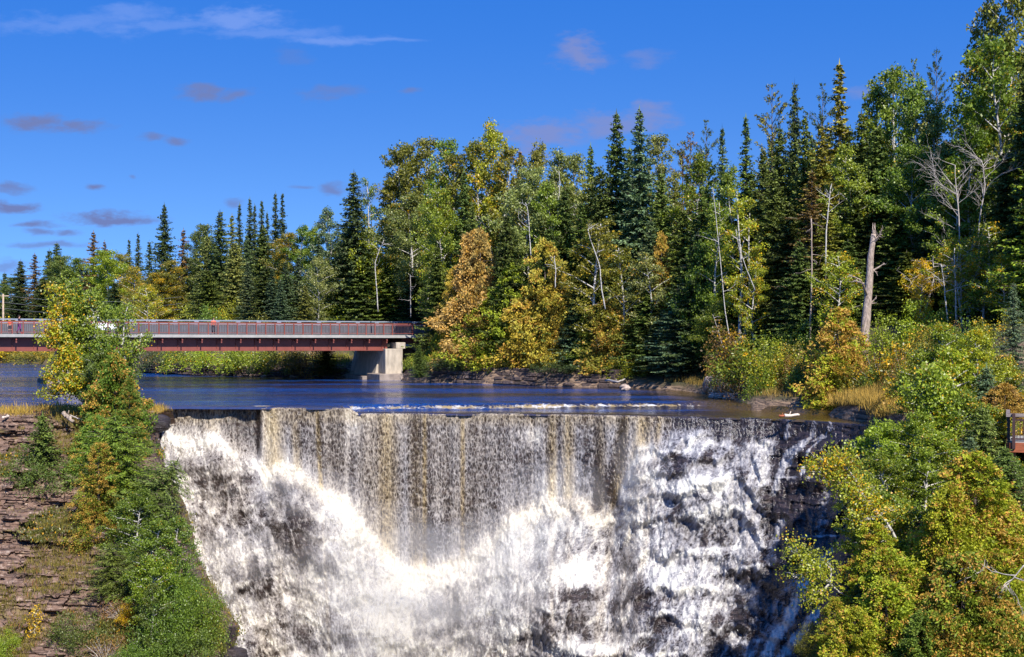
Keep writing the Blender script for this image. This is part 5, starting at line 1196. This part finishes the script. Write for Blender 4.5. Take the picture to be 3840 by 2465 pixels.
g = Geo(); run(g, X0, XE, -.12, 1.12, .10, .13); run(g, X0, XE, -.12, .96, .06, .05); run(g, X0, XE, -.12, .16, .06, .05); bpart('handrail', g, 'brown_steel')
xp = XE - .2
while xp > -47:
    g = Geo(); g.box((xp, -.12, zl_(xp) + .48), (.11, .12, 1.26)); bpart('post', g, 'brown_steel'); xp -= .95 if xp < 1.5 else 2.2
g = Geo()
for x in np.arange(-47, XE, .16): g.box((x, -.12, zl_(x) + .56), (.034, .034, .76))
bpart('picket', g, 'dark_steel', kind='stuff')
g = Geo(); run(g, X0, XE + 8, 9.9, .48, .3, .96); bpart('barrier', g, 'barrier')
g = Geo(); run(g, X0, XE + 8, 9.85, 1.42, .12, .13); run(g, X0, XE + 8, 9.85, 1.08, .12, .17)
for x in np.arange(X0, XE + 8, 2.2): g.box((x, 9.85, zl_(x) + 1.2), (.45, .10, .5))
bpart('guardrail', g, 'grey_rail')
def pier(x, w, footlow):
    g = Geo()
    zb = -borg[2] - 1.0
    # column at the near end, slightly tapered, with a shoulder for the deep girder
    V = []
    g.box((x - .15, 1.0, (-1.42 + zb) / 2), (w, 2.2, -1.42 - zb))
    g.box((x + .62, 1.0, -1.10), (w * .55, 2.0, .66))
    g.box((x - .05, 6.2, (-1.45 + zb) / 2), (w * .9, 8.2, -1.45 - zb)); v_ = g.V[-1]; v_[(v_[:, 2] < -3) & (v_[:, 0] < x), 0] -= .9
    o = bpart('pier', g, 'concrete'); bv = o.modifiers.new('b', 'BEVEL'); bv.width = .06; bv.segments = 2
    f_ = Geo(); f_.box((x - .15, 1.0, -borg[2] + .1), (w + 1.9, 4.0, 1.1)); f_.box((x - .55, 7.0, -borg[2] - .05), (w + 2.1, 8.0, .8))
    o = link('footing', f_.mesh('footing'), M['footing'], parent=broot); bv = o.modifiers.new('b', 'BEVEL'); bv.width = .05
pier(.35, 1.9, 0); 
xp2 = None
# second pier seen behind the birches
pier(-31.2, 1.7, 0)
g = Geo(); g.box((6.2, 6, -2.4), (1.0, 11.5, 3.2)); g.box((9., .8, -2.4), (6, .6, 3.0)); o = bpart('abutment', g, 'concrete')
M['brown_earth'] = simple('brown_earth', (.24, .13, .08), .95, .35, 2, bump=.5)
rock(1524, 1365, 149, 96, 120, 31, 'rounded brown earth bank beside the pier under the bridge', 'brown_earth', name='earth_bank', rough=.2)

# ------------------------------------------------------------------ car on the bridge
def car(bx, by):
    root = link('parked_car', None, None, label='white car on the bridge partly hidden behind the green birch', category='car')
    root.parent = None
    o = borg + ux * bx + uy * by + np.array([0, 0, zl_(bx) + .06]); root.location = [float(c) for c in o]; root.rotation_euler = (0, 0, bang)
    wh = M.get('car_white')
    if wh is None:
        m = N('car_paint'); M['car_white'] = wh = m.out(m.n('ShaderNodeBsdfPrincipled', {'Base Color': (.78, .79, .80, 1), 'Roughness': .25, 'Coat Weight': .6}).outputs[0])
        m = N('car_glass'); M['glass'] = m.out(m.n('ShaderNodeBsdfPrincipled', {'Base Color': (.02, .025, .03, 1), 'Roughness': .06}).outputs[0])
        M['tyre'] = simple('tyre_rubber', (.02, .02, .02), .9, .1)
        M['rim'] = simple('wheel_rim', (.5, .5, .52), .3, .05, metal=.8)
        m = N('tail_light'); M['red'] = m.out(m.n('ShaderNodeBsdfPrincipled', {'Base Color': (.5, .02, .02, 1), 'Roughness': .2}).outputs[0])
    prof = [(-2.2, .35), (-2.25, .75), (-2.1, 1.0), (-1.75, 1.15), (-1.45, 1.62), (-.9, 1.74), (.1, 1.72), (.55, 1.58), (1.1, 1.12), (1.85, .98), (2.2, .78), (2.25, .4), (2.0, .28), (-2.0, .28)]
    n = len(prof); V = []; 
    for y, s in ((-.88, .0), (-.90, 1.), (.90, 1.), (.88, 0.)):
        V += [(x, y * (1 if z < 1.1 else .84), z) for x, z in prof]
    Q = []
    for l in (1,):
        for i in range(n): j = (i + 1) % n; Q.append((l * n + i, l * n + j, (l + 1) * n + j, (l + 1) * n + i))
    me = bpy.data.meshes.new('body'); me.from_pydata([tuple(map(float, v)) for v in V[n:3 * n]], [], [(i, (i + 1) % n, n + (i + 1) % n, n + i) for i in range(n)] + [tuple(range(n))[::-1], tuple(range(n, 2 * n))])
    b = link('body', me, wh, parent=root); bv = b.modifiers.new('b', 'BEVEL'); bv.width = .07; bv.segments = 3
    for s in (-1, 1):
        for q_ in ([(-1.55, 1.18), (-1.35, 1.58), (-.6, 1.64), (-.6, 1.16)], [(-.5, 1.16), (-.5, 1.64), (.1, 1.62), (.45, 1.5), (.9, 1.14)]):
            gg = Geo(); mpt = [(x, s * (.905 - (z - 1.1) * .27), z) for x, z in q_]; mp2 = [(x, s * (.86 - (z - 1.1) * .27), z) for x, z in q_]
            me = bpy.data.meshes.new('side_window'); m_ = len(q_)
            me.from_pydata(mpt + mp2, [], [tuple(range(m_)), tuple(range(m_, 2 * m_))[::-1]] + [(i, (i + 1) % m_, m_ + (i + 1) % m_, m_ + i) for i in range(m_)])
            link('side_window', me, M['glass'], parent=root)
        for x in (-1.4, 1.4):
            gg = Geo(); gg.tube([(x, s * .74, .33), (x, s * .93, .33)], .33, 20); w_ = link('wheel', gg.mesh('tyre'), M['tyre'], parent=root)
            gg = Geo(); gg.tube([(x, s * .80, .33), (x, s * .945, .33)], .19, 14); link('rim', gg.mesh('rim'), M['rim'], parent=w_)
        gg = Geo(); gg.box((-2.2, s * .7, .9), (.12, .3, .2)); link('tail_light', gg.mesh('tail_light'), M['red'], parent=root)
        gg = Geo(); gg.box((2.13, s * .65, .78), (.2, .34, .13)); link('headlight', gg.mesh('headlight'), M['rim'], parent=root)
    gg = Geo(); gg.box((.93, 0, 1.36), (.06, 1.36, .5), Matrix.Rotation(-.9, 3, 'Y')); link('windscreen', gg.mesh('windscreen'), M['glass'], parent=root)
    return root
CARBX = min(np.arange(-60, 5, .05), key=lambda t: abs(CX + F * (borg + ux * t + uy * 6.2)[0] / (borg + ux * t + uy * 6.2)[1] - 345)); car(float(CARBX), 6.2)

# ------------------------------------------------------------------ people
def skin(name, joints, edges, mat, parent, sub=2, root=0):
    me = bpy.data.meshes.new(name); me.from_pydata([j[:3] for j in joints], edges, []); 
    o = link(name, me, mat, parent=parent)
    o.modifiers.new('s', 'SKIN'); 
    for v, j in zip(me.skin_vertices[0].data, joints): v.radius = (j[3], j[4] if len(j) > 4 else j[3])
    me.skin_vertices[0].data[root].use_root = True
    o.modifiers.new('u', 'SUBSURF').levels = sub; o.modifiers['u'].render_levels = sub
    return o
def cloth(name, col, rough=.85):
    return simple(name, col, rough, .12, 8)
M['skin'] = cloth('skin', (.48, .27, .19), .6); M['hair_d'] = cloth('dark_hair', (.025, .015, .01))
def person(bx, by, H, rot, top, legs, shoes, hair, label, stride=.12, lean=0., arms='down', shorts=False, longhair=False):
    o = borg + ux * bx + uy * by + np.array([0, 0, zl_(bx) + .02])
    root = link('person', None, None, loc=o, rot=(0, 0, bang + rot), scale=(H / 1.75,) * 3, label=label, category='person')
    ls = stride
    J = [(0, 0, .95, .13, .10), (0, .01 + lean * .3, 1.15, .125, .09), (0, lean * .6, 1.38, .16, .10), (0, lean * .8, 1.48, .055), (0, lean, 1.60, .085, .10), (0, lean + .01, 1.70, .07, .08),
         (.10, 0, .90, .085), (.11, ls * .6, .50, .062), (.11, ls * 1.0 - .03, .10, .042), (.11, ls + .14, .035, .04, .03),
         (-.10, 0, .90, .085), (-.11, -ls * .1, .50, .062), (-.11, -ls - .05, .10, .042), (-.11, -ls + .10, .035, .04, .03)]
    E = [(0, 1), (1, 2), (2, 3), (3, 4), (4, 5), (0, 6), (6, 7), (7, 8), (8, 9), (0, 10), (10, 11), (11, 12), (12, 13)]
    for s in (1, -1):
        b_ = len(J)
        if arms == 'down': pts = [(.19 * s, lean * .6, 1.40, .05), (.24 * s, .0, 1.12, .042), (.23 * s, .10 * s + .05, .90, .030), (.23 * s, .12 * s + .08, .82, .028)]
        else: pts = [(.19 * s, lean * .6, 1.40, .05), (.23 * s, .08, 1.14, .042), (.10 * s, .30, 1.24, .030), (.05 * s, .36, 1.28, .028)]
        J += pts; E += [(2, b_), (b_, b_ + 1), (b_ + 1, b_ + 2), (b_ + 2, b_ + 3)]
    body = skin('body', J, E, M['skin'], root)
    # head features
    gg = Geo(); gg.tube([(0, lean + .10, 1.62), (0, lean + .125, 1.605)], [.012, .016], 6); link('nose', gg.mesh('nose', True), M['skin'], parent=root)
    # clothes as slightly larger skins
    e = .018
    TJ = [(0, 0, .93, .145, .115), (0, .01 + lean * .3, 1.15, .14, .105), (0, lean * .6, 1.38, .175, .115), (0, lean * .75, 1.44, .09)]
    TE = [(0, 1), (1, 2), (2, 3)]
    for k_, s in ((0, 1), (1, -1)):
        b_ = len(TJ); a0 = 14 + 4 * k_; q_ = [J[a0], J[a0 + 1]] if shorts else [J[a0], J[a0 + 1], J[a0 + 2]]
        TJ += [(x, y, z, r + e) for x, y, z, r in q_]; TE += [(2, b_)] + [(b_ + i, b_ + i + 1) for i in range(len(q_) - 1)]
    skin('shirt', TJ, TE, top, root)
    LJ = [(0, 0, .95, .15, .12)]; LE = []
    for a0 in (6, 10):
        b_ = len(LJ); q_ = [J[a0], J[a0 + 1]] if shorts else [J[a0], J[a0 + 1], J[a0 + 2]]
        LJ += [(j[0], j[1], j[2], j[3] + e + .004) for j in q_]; LE += [(0, b_)] + [(b_ + i, b_ + i + 1) for i in range(len(q_) - 1)]
    skin('trousers', LJ, LE, legs, root)
    for a0 in (8, 12):
        skin('shoe', [(J[a0][0], J[a0][1] - .02, .06, .055), (J[a0 + 1][0], J[a0 + 1][1], .045, .05, .045)], [(0, 1)], shoes, root)
    hj = [(0, lean - .02, 1.66, .095, .105), (0, lean - .01, 1.73, .07, .085)] + ([(0, lean - .07, 1.52, .06, .05), (0, lean - .08, 1.38, .045, .04)] if longhair else [])
    skin('hair', hj, [(0, 1)] + ([(0, 2), (2, 3)] if longhair else []), hair, root)
    return root
def bx_of(px):   # bridge coordinate seen at pixel px (near walkway)
    best = min(np.arange(-60, 5, .05), key=lambda t: abs(CX + F * (borg + ux * t + uy * .9)[0] / (borg + ux * t + uy * .9)[1] - px)); return float(best)
person(bx_of(38), .9, 1.35, PI * .9, cloth('orange_shirt', (.75, .10, .05)), cloth('dark_shorts', (.03, .03, .05)), cloth('red_shoes', (.5, .03, .03)), M['hair_d'], 'child in an orange shirt and dark shorts standing at the bridge railing', shorts=True, stride=.06)
person(bx_of(72), .9, 1.72, -PI * .45, cloth('black_top', (.03, .025, .05)), cloth('purple_leggings', (.16, .03, .16)), cloth('red_trainers', (.65, .02, .03)), M['hair_d'], 'woman in a dark top and purple trousers beside the child on the bridge', arms='up', longhair=True, stride=.16)
person(bx_of(801), .9, 1.6, PI * .95, cloth('coral_top', (.62, .12, .08)), cloth('dark_trousers', (.03, .03, .05)), cloth('dark_shoes', (.05, .05, .06)), M['hair_d'], 'person in a coral red top and dark trousers alone at mid bridge', longhair=True, stride=.05)

# ------------------------------------------------------------------ utility pole
o = P(12, 1260, 190); root = link('utility_pole', None, None, loc=o, label='pale wooden utility pole with wires behind the left end of the bridge', category='pole')
g = Geo(); h = (1260 - 1103) / F * 190; g.tube([(0, 0, -2), (0, 0, h)], [.16, .11], 10); link('post', g.mesh('post', True), M['pole'], parent=root)
g = Geo(); g.box((0, 0, h - .25), (1.6, .1, .12)); link('crossarm', g.mesh('crossarm'), M['pole'], parent=root)
for zz_ in (h - .15, h - 1.1, h - 1.9):
    g = Geo(); tt_ = np.linspace(-1, 1, 40); g.tube(np.stack([tt_ * 22, tt_ * 9, zz_ - .9 * (1 - np.abs(tt_)) * 0 - .8 * 4 * (np.abs(tt_) * (1 - np.abs(tt_)))], 1), .022, 4, False); link('wire', g.mesh('wire'), M['wire'], parent=root)

# ------------------------------------------------------------------ viewing platform at the right edge
dp = 62.; s_ = dp / F
root = link('viewing_platform', None, None, loc=P(3800, 1650, dp), rot=(0, 0, -.342), label='brown timber viewing platform corner with railing among the trees at the right edge', category='platform')
def pp(name, c, size, mat):
    g = Geo(); g.box(c, size); oo = link(name, g.mesh(name), M[mat], parent=root); return oo
def px_(px, py, y=0): return ((px - 3800) * s_, y, -(py - 1650) * s_)
W4 = 4.2
pp('floor', (W4 / 2 - .10, 1.6, px_(0, 1657)[2]), (W4 + .1, 3.2, .10), 'deck')
pp('edge_beam', (W4 / 2 - .1, -.05, px_(0, 1678)[2]), (W4 + .1, .14, .42), 'wood')
pp('edge_beam', (-.22, 1.6, px_(0, 1678)[2]), (.14, 3.1, .42), 'wood')
for x, y in ((.02, -.16), (-.20, .12), (-.20, 1.6), (-.20, 3.1), (1.7, -.16), (3.4, -.16)):
    pp('post', (x, y, px_(0, 1612)[2] - .05), (.13, .13, 1.55), 'dark_steel')
pp('top_rail', (W4 / 2 - .15, -.06, px_(0, 1557)[2]), (W4 + .3, .16, .15), 'greywood'); pp('top_rail', (-.22, 1.6, px_(0, 1557)[2] + .003), (.16, 3.0, .15), 'greywood')
for z in (1575, 1646):
    pp('rail', (W4 / 2 - .1, -.04, px_(0, z)[2]), (W4, .05, .07), 'dark_steel'); pp('rail', (-.21, 1.6, px_(0, z)[2]), (.05, 3.1, .07), 'dark_steel')
g = Geo()
for x in np.arange(.15, W4, .13): g.box((x, -.04, px_(0, 1612)[2]), (.03, .03, .80))
for y in np.arange(.3, 3.1, .13): g.box((-.21, y, px_(0, 1612)[2]), (.03, .03, .80))
oo = link('baluster', g.mesh('baluster'), M['dark_steel'], parent=root, kind='stuff')
for x, y in ((.0, .2), (3.6, .2), (1.8, 2.9)): pp('support', (x, y, -3.6), (.22, .22, 6.4), 'wood')

# ------------------------------------------------------------------ grass and ledge plants
def tufts(name, pts, h, w, n, col, mat, label=None, spread=.25, seed=5):
    """many blades round each point"""
    rs = np.random.default_rng(seed); lv = Leaves()
    pts = np.asarray(pts); m = len(pts)
    B = np.repeat(pts, n, 0) + rs.normal(size=(m * n, 3)) * np.array([spread, spread, .02])
    d = rs.normal(size=(m * n, 3)) * .32 + np.array([0, 0, 1.])
    hh = np.repeat(rs.uniform(.6, 1.3, m), n) * h * rs.uniform(.6, 1.2, m * n)
    lv.add(B, d, hh, w, rs.normal(size=(m * n, 3)) * np.array([1, 1, .1]), np.repeat(rs.random(m), n), rs)
    o = link(name, lv.build(name), M[mat], kind='stuff', label=label); o.color = (*col[:3], col[3]); return o
rs = np.random.default_rng(99)
def ground_pts(n, pxr, dr, cond=None):
    px = rs.uniform(*pxr, n); d = rs.uniform(*dr, n); x = (px - CX) / F * d
    s = shore_dist(x, d); z = ground(x, d); m = s > .3
    if cond is not None: m &= cond(x, d, s, px)
    return np.stack([x, d, z - .03], 1)[m]
tufts('grass', ground_pts(5200, (3040, 3440), (76, 96), lambda x, d, s, px: s < 4.2), .75, .035, 12, (.28, .20, .06, .0), 'dry')
tufts('grass', ground_pts(1500, (1470, 1600), (136, 150), lambda x, d, s, px: s < 5), .8, .07, 8, (.12, .16, .03, 0), 'broad', seed=6)
tufts('grass', ground_pts(5000, (-200, 420), (190, 236), lambda x, d, s, px: s < 14), .9, .09, 8, (.22, .18, .04, 0), 'dry', seed=7)
tufts('grass', ground_pts(1600, (900, 1310), (148, 166), lambda x, d, s, px: s < 3.5), .7, .07, 8, (.16, .17, .03, 0), 'broad', seed=8)
tufts('grass', ground_pts(2500, (2300, 3100), (92, 122), lambda x, d, s, px: s < 3.0), .5, .04, 10, (.16, .12, .04, .0), 'dry', seed=9)
# ledge grass on the left shelf
n_ = 1500; ii = rs.integers(0, 90, n_); jj = rs.integers(0, 11, n_)
tufts('grass', np.stack([SX[jj, ii], SY[jj, ii], SZ[jj, ii]], 1), .5, .03, 14, (.26, .19, .05, .1), 'dry', seed=10)
# tufts on the rock slope, in patches along the strata
Xc, Dc, Zc = LC
ii = rs.integers(0, Xc.shape[1] - 1, 60000); jj = rs.integers(2, Xc.shape[0] - 1, 60000)
xx = Xc[jj, ii]; zz2 = Zc[jj, ii]
msk_ = fbm(xx * .28, zz2 * .55, 81, 4) > .585
flat_ = (Dc[jj - 1, ii] - Dc[jj, ii]) > .12
sel = msk_ & (flat_ | (rs.random(60000) < .10)) & (Xc[jj, ii] < np.interp(Zc[jj, ii], [-14, -8, -3, 0], [-13, -16, -19, -21]))
tufts('grass', np.stack([xx, Dc[jj, ii] - .05, zz2 - .05], 1)[sel], .34, .028, 9, (.13, .115, .035, .12), 'dry', seed=11, spread=.18)
sel2 = (fbm(xx * .35 + 9, zz2 * .7, 82, 4) > .62) & (Xc[jj, ii] < np.interp(Zc[jj, ii], [-14, -8, -3, 0], [-13, -16, -19, -21]))
tufts('ground_cover', np.stack([xx, Dc[jj, ii] - .05, zz2 - .05], 1)[sel2], .16, .08, 7, (.09, .10, .03, .15), 'broad', seed=12, spread=.2)
Xc, Dc, Zc = RC
ii = rs.integers(0, Xc.shape[1] - 1, 16000); jj = rs.integers(2, Xc.shape[0] - 1, 16000)
sel = (fbm(Xc[jj, ii] * .4, Zc[jj, ii] * .6, 83, 4) > .55) & (Xc[jj, ii] > 13.5)
tufts('ground_cover', np.stack([Xc[jj, ii], Dc[jj, ii] - .05, Zc[jj, ii]], 1)[sel], .3, .06, 7, (.10, .07, .03, .3), 'dry', seed=13, spread=.2)

# broken stone lying on the ledges of the left slope
Xc, Dc, Zc = LC
g = Geo(); n_ = 0
for _ in range(9000):
    i = rs.integers(0, Xc.shape[1] - 1); j = rs.integers(3, Xc.shape[0] - 1)
    if Dc[j - 1, i] - Dc[j, i] < .10 or Xc[j, i] > np.interp(Zc[j, i], [-14, -8, -3, 0], [-13, -16, -19, -21]): continue
    a = rs.random() * 6.28; t_ = rs.normal() * .35; sz_ = rs.uniform(.08, .34) * (1.6 if rs.random() < .1 else 1)
    ax = np.array(Matrix.Rotation(a, 3, 'Z') @ Matrix.Rotation(t_, 3, 'X')).T
    g.box((Xc[j, i], Dc[j, i] - .04, Zc[j, i] + .02), (sz_, sz_ * .7, sz_ * rs.uniform(.2, .6)), ax); n_ += 1
    if n_ > 1100: break
link('rubble', g.mesh('rubble'), M['slate'], kind='stuff')

# ------------------------------------------------------------------ spray thrown off the cascades
Xs, Ys, Zs_ = X, Y, Z
n_ = 70000
ii = rs.integers(0, Xs.shape[1], n_); jj = rs.integers(0, Xs.shape[0], n_)
pr_ = np.clip((fo[jj, ii] - .55) * 1.8, 0, 1) * (.25 + .75 * cas[jj, ii]) * (1 - rock.clip(0, 1)[jj, ii] if False else 1)
sel = rs.random(n_) < pr_
ii = ii[sel]; jj = jj[sel]; m_ = len(ii)
out_ = np.abs(rs.normal(size=m_)) * .55 + .08
Bp_ = np.stack([Xs[jj, ii] + rs.normal(size=m_) * .12, Ys[jj, ii] - out_, Zs_[jj, ii] + rs.normal(size=m_) * .1 + out_ * .25], 1)
lv = Leaves(); lv.add(Bp_, rs.normal(size=(m_, 3)) * .45 + np.array([0, -.2, -1.]), rs.uniform(.03, .12, m_), rs.uniform(.012, .035, m_), rs.normal(size=(m_, 3)) * .5 + np.array([.2, -.8, .5]), .5, rs)
m = N('spray_droplets'); M['spray'] = m.out(m.n('ShaderNodeBsdfPrincipled', {'Base Color': (.86, .85, .82, 1), 'Roughness': .5}).outputs[0])
link('water_spray', lv.build('water_spray'), M['spray'], kind='stuff')

# mist hanging where the curtain lands
m = N('mist_air'); vo_ = m.n('ShaderNodeVolumePrincipled', {'Color': (.97, .95, .92, 1), 'Density': .07, 'Anisotropy': .1})
m.n('ShaderNodeOutputMaterial', {'Volume': vo_.outputs[0]}); M['mist'] = m.m
for cx, cy, dd, a_, b_, c_ in [(1560, 2170, 85.5, 8., 2.4, 3.), (1500, 2250, 83.6, 5., 1.8, 2.4), (1380, 2010, 87.5, 4.2, 1.6, 2.2), (1180, 1850, 89, 3.6, 1.4, 1.6), (1850, 2060, 86.5, 5., 1.8, 2.3), (2080, 1860, 88, 3.6, 1.5, 2.8), (2400, 1760, 86.5, 1.8, 1.2, 2.6), (1540, 2380, 82.5, 5., 2., 2.6), (900, 2080, 87, 3.4, 1.6, 1.8), (1040, 1740, 90.5, 1.6, 1.1, 2.)]:
    link('mist', rock_mesh('mist', int(cx), a_, b_, c_, 20, .3), M['mist'], loc=P(cx, cy, dd - .8), kind='stuff')

# ------------------------------------------------------------------ sky, sun, camera
SUN_EL, SUN_AZ = math.radians(42), math.radians(158)       # azimuth clockwise from +Y: to the right and behind the viewer
w = bpy.data.worlds.new('World'); sc.world = w; w.use_nodes = True
for n_d in list(w.node_tree.nodes): w.node_tree.nodes.remove(n_d)
wn = N(w.node_tree, world=True)
tc = wn.n('ShaderNodeTexCoord').outputs['Generated']
sp = wn.n('ShaderNodeSeparateXYZ', {0: tc}).outputs
el = wn.math('MULTIPLY', sp[2], 1.0)
vec = wn.n('ShaderNodeCombineXYZ', {0: sp[0], 1: sp[1], 2: wn.math('ADD', wn.math('MULTIPLY', wn.math('MAXIMUM', sp[2], 0.), 2.4), .20)}).outputs[0]
sky = wn.n('ShaderNodeTexSky', {'Vector': wn.n('ShaderNodeVectorMath', {0: vec}, operation='NORMALIZE').outputs[0]}, sky_type='NISHITA', sun_disc=False, sun_elevation=SUN_EL, sun_rotation=SUN_AZ, altitude=300, air_density=1.0, dust_density=.3, ozone_density=3.0).outputs[0]
skyc = wn.mix(1.0, sky, wn.mix(wn.rng(sp[2], .03, .26), (.56, .83, 1.10, 1), (.24, .76, 1.44, 1)), 'MULTIPLY')
# clouds: azimuth and elevation in photo-pixel units of direction
ax_ = wn.math('ADD', wn.math('MULTIPLY', wn.math('DIVIDE', sp[0], sp[1]), F), CX)
ey_ = wn.math('SUBTRACT', HY, wn.math('MULTIPLY', wn.math('DIVIDE', sp[2], sp[1]), F))
pv = wn.n('ShaderNodeCombineXYZ', {0: ax_, 1: ey_, 2: 0.}).outputs[0]
nzv = wn.n('ShaderNodeTexNoise', {'Vector': wn.mapping(pv, (.006, .014, 1)), 'Scale': 1., 'Detail': 5, 'Roughness': .6}).outputs['Color']
wp = wn.n('ShaderNodeVectorMath', {0: nzv, 1: (.5, .5, .5)}, operation='SUBTRACT').outputs[0]
def cloud(cx, cy, rx_, ry_, a, warp=1.):
    q_ = wn.n('ShaderNodeVectorMath', {0: pv, 1: wn.n('ShaderNodeVectorMath', {0: wp, 1: (rx_ * 2.6 * warp, ry_ * 4.0 * warp, 0)}, operation='MULTIPLY').outputs[0]}, operation='ADD').outputs[0]
    q_ = wn.n('ShaderNodeVectorMath', {0: q_, 1: (cx, cy, 0)}, operation='SUBTRACT').outputs[0]
    q_ = wn.n('ShaderNodeVectorMath', {0: q_, 1: (1 / rx_, 1 / ry_, 0)}, operation='MULTIPLY').outputs[0]
    l = wn.n('ShaderNodeVectorMath', {0: q_}, operation='LENGTH').outputs['Value']
    return wn.rng(l, 1.3, .15, 0, a)
def acc(lst):
    r = None
    for c_ in lst:
        v = cloud(*c_); r = v if r is None else wn.math('MAXIMUM', r, v)
    return r
lilac = acc([(2050, 520, 200, 66, .8), (2280, 455, 150, 55, .75), (2430, 435, 100, 50, .75), (2180, 200, 105, 64, .8), (2420, 215, 85, 34, .4), (3240, 345, 70, 40, .5)])
grey = acc([(120, 450, 100, 38, .75), (270, 475, 150, 26, .7), (580, 515, 60, 20, .6), (670, 530, 45, 22, .65), (760, 350, 90, 36, .7), (890, 355, 80, 28, .6), (1250, 355, 130, 30, .4), (1540, 342, 50, 16, .5),
            (355, 702, 42, 12, .75), (420, 815, 160, 27, .85), (50, 778, 100, 26, .8), (40, 705, 90, 20, .6), (130, 842, 100, 14, .7), (140, 870, 70, 16, .6), (250, 875, 70, 18, .6), (180, 918, 170, 12, .5), (880, 758, 40, 26, .5), (1250, 708, 50, 20, .6), (1140, 702, 50, 9, .4),
            (1100, 210, 70, 30, .2), (30, 1000, 120, 30, .45), (500, 665, 14, 8, .4), (1400, 720, 80, 34, .4)])
pink = acc([(250, 95, 330, 42, .35), (480, 50, 180, 30, .38), (880, 75, 230, 52, .55), (620, 90, 220, 25, .35), (1000, 130, 260, 26, .35), (1250, 152, 200, 20, .5), (1420, 150, 170, 9, .4), (330, 70, 240, 20, .3)])
c1 = wn.mix(pink, skyc, (1.3, 2.0, 4.4, 1)); c1 = wn.mix(lilac, c1, (1.12, 1.38, 2.9, 1)); c1 = wn.mix(wn.math('MULTIPLY', grey, 1.35, clamp=True), c1, (.80, 1.10, 2.45, 1))
front = wn.math('GREATER_THAN', sp[1], .05)
skyf = wn.mix(front, skyc, c1)
bgn = wn.n('ShaderNodeBackground', {'Color': skyf, 'Strength': .12})
wn.n('ShaderNodeOutputWorld', {'Surface': bgn.outputs[0]})

ld = bpy.data.lights.new('sun', 'SUN'); ld.energy = 4.6; ld.angle = math.radians(.5); ld.color = (1, .94, .84)
lo = bpy.data.objects.new('sun', ld); COL.objects.link(lo)
dv = Vector((math.sin(SUN_AZ) * math.cos(SUN_EL), math.cos(SUN_AZ) * math.cos(SUN_EL), math.sin(SUN_EL)))
lo.rotation_euler = dv.to_track_quat('Z', 'Y').to_euler(); lo.location = (60, -40, 90)

cam = bpy.data.cameras.new('camera'); cam.lens = F / 3840 * 36; cam.sensor_width = 36; cam.shift_y = (HY - 1232.5) / 3840; cam.clip_end = 8000; cam.clip_start = .5
co = bpy.data.objects.new('camera', cam); COL.objects.link(co); co.location = (0, 0, CZ); co.rotation_euler = (PI / 2, 0, 0)
sc.camera = co
sc.view_settings.view_transform = 'Standard'; sc.view_settings.look = 'None'; sc.view_settings.exposure = .8; sc.view_settings.gamma = 1
cy = sc.cycles
cy.max_bounces = 6; cy.diffuse_bounces = 3; cy.glossy_bounces = 3; cy.transmission_bounces = 2; cy.transparent_max_bounces = 8
cy.volume_bounces = 2
cy.use_denoising = True; cy.sample_clamp_indirect = 6
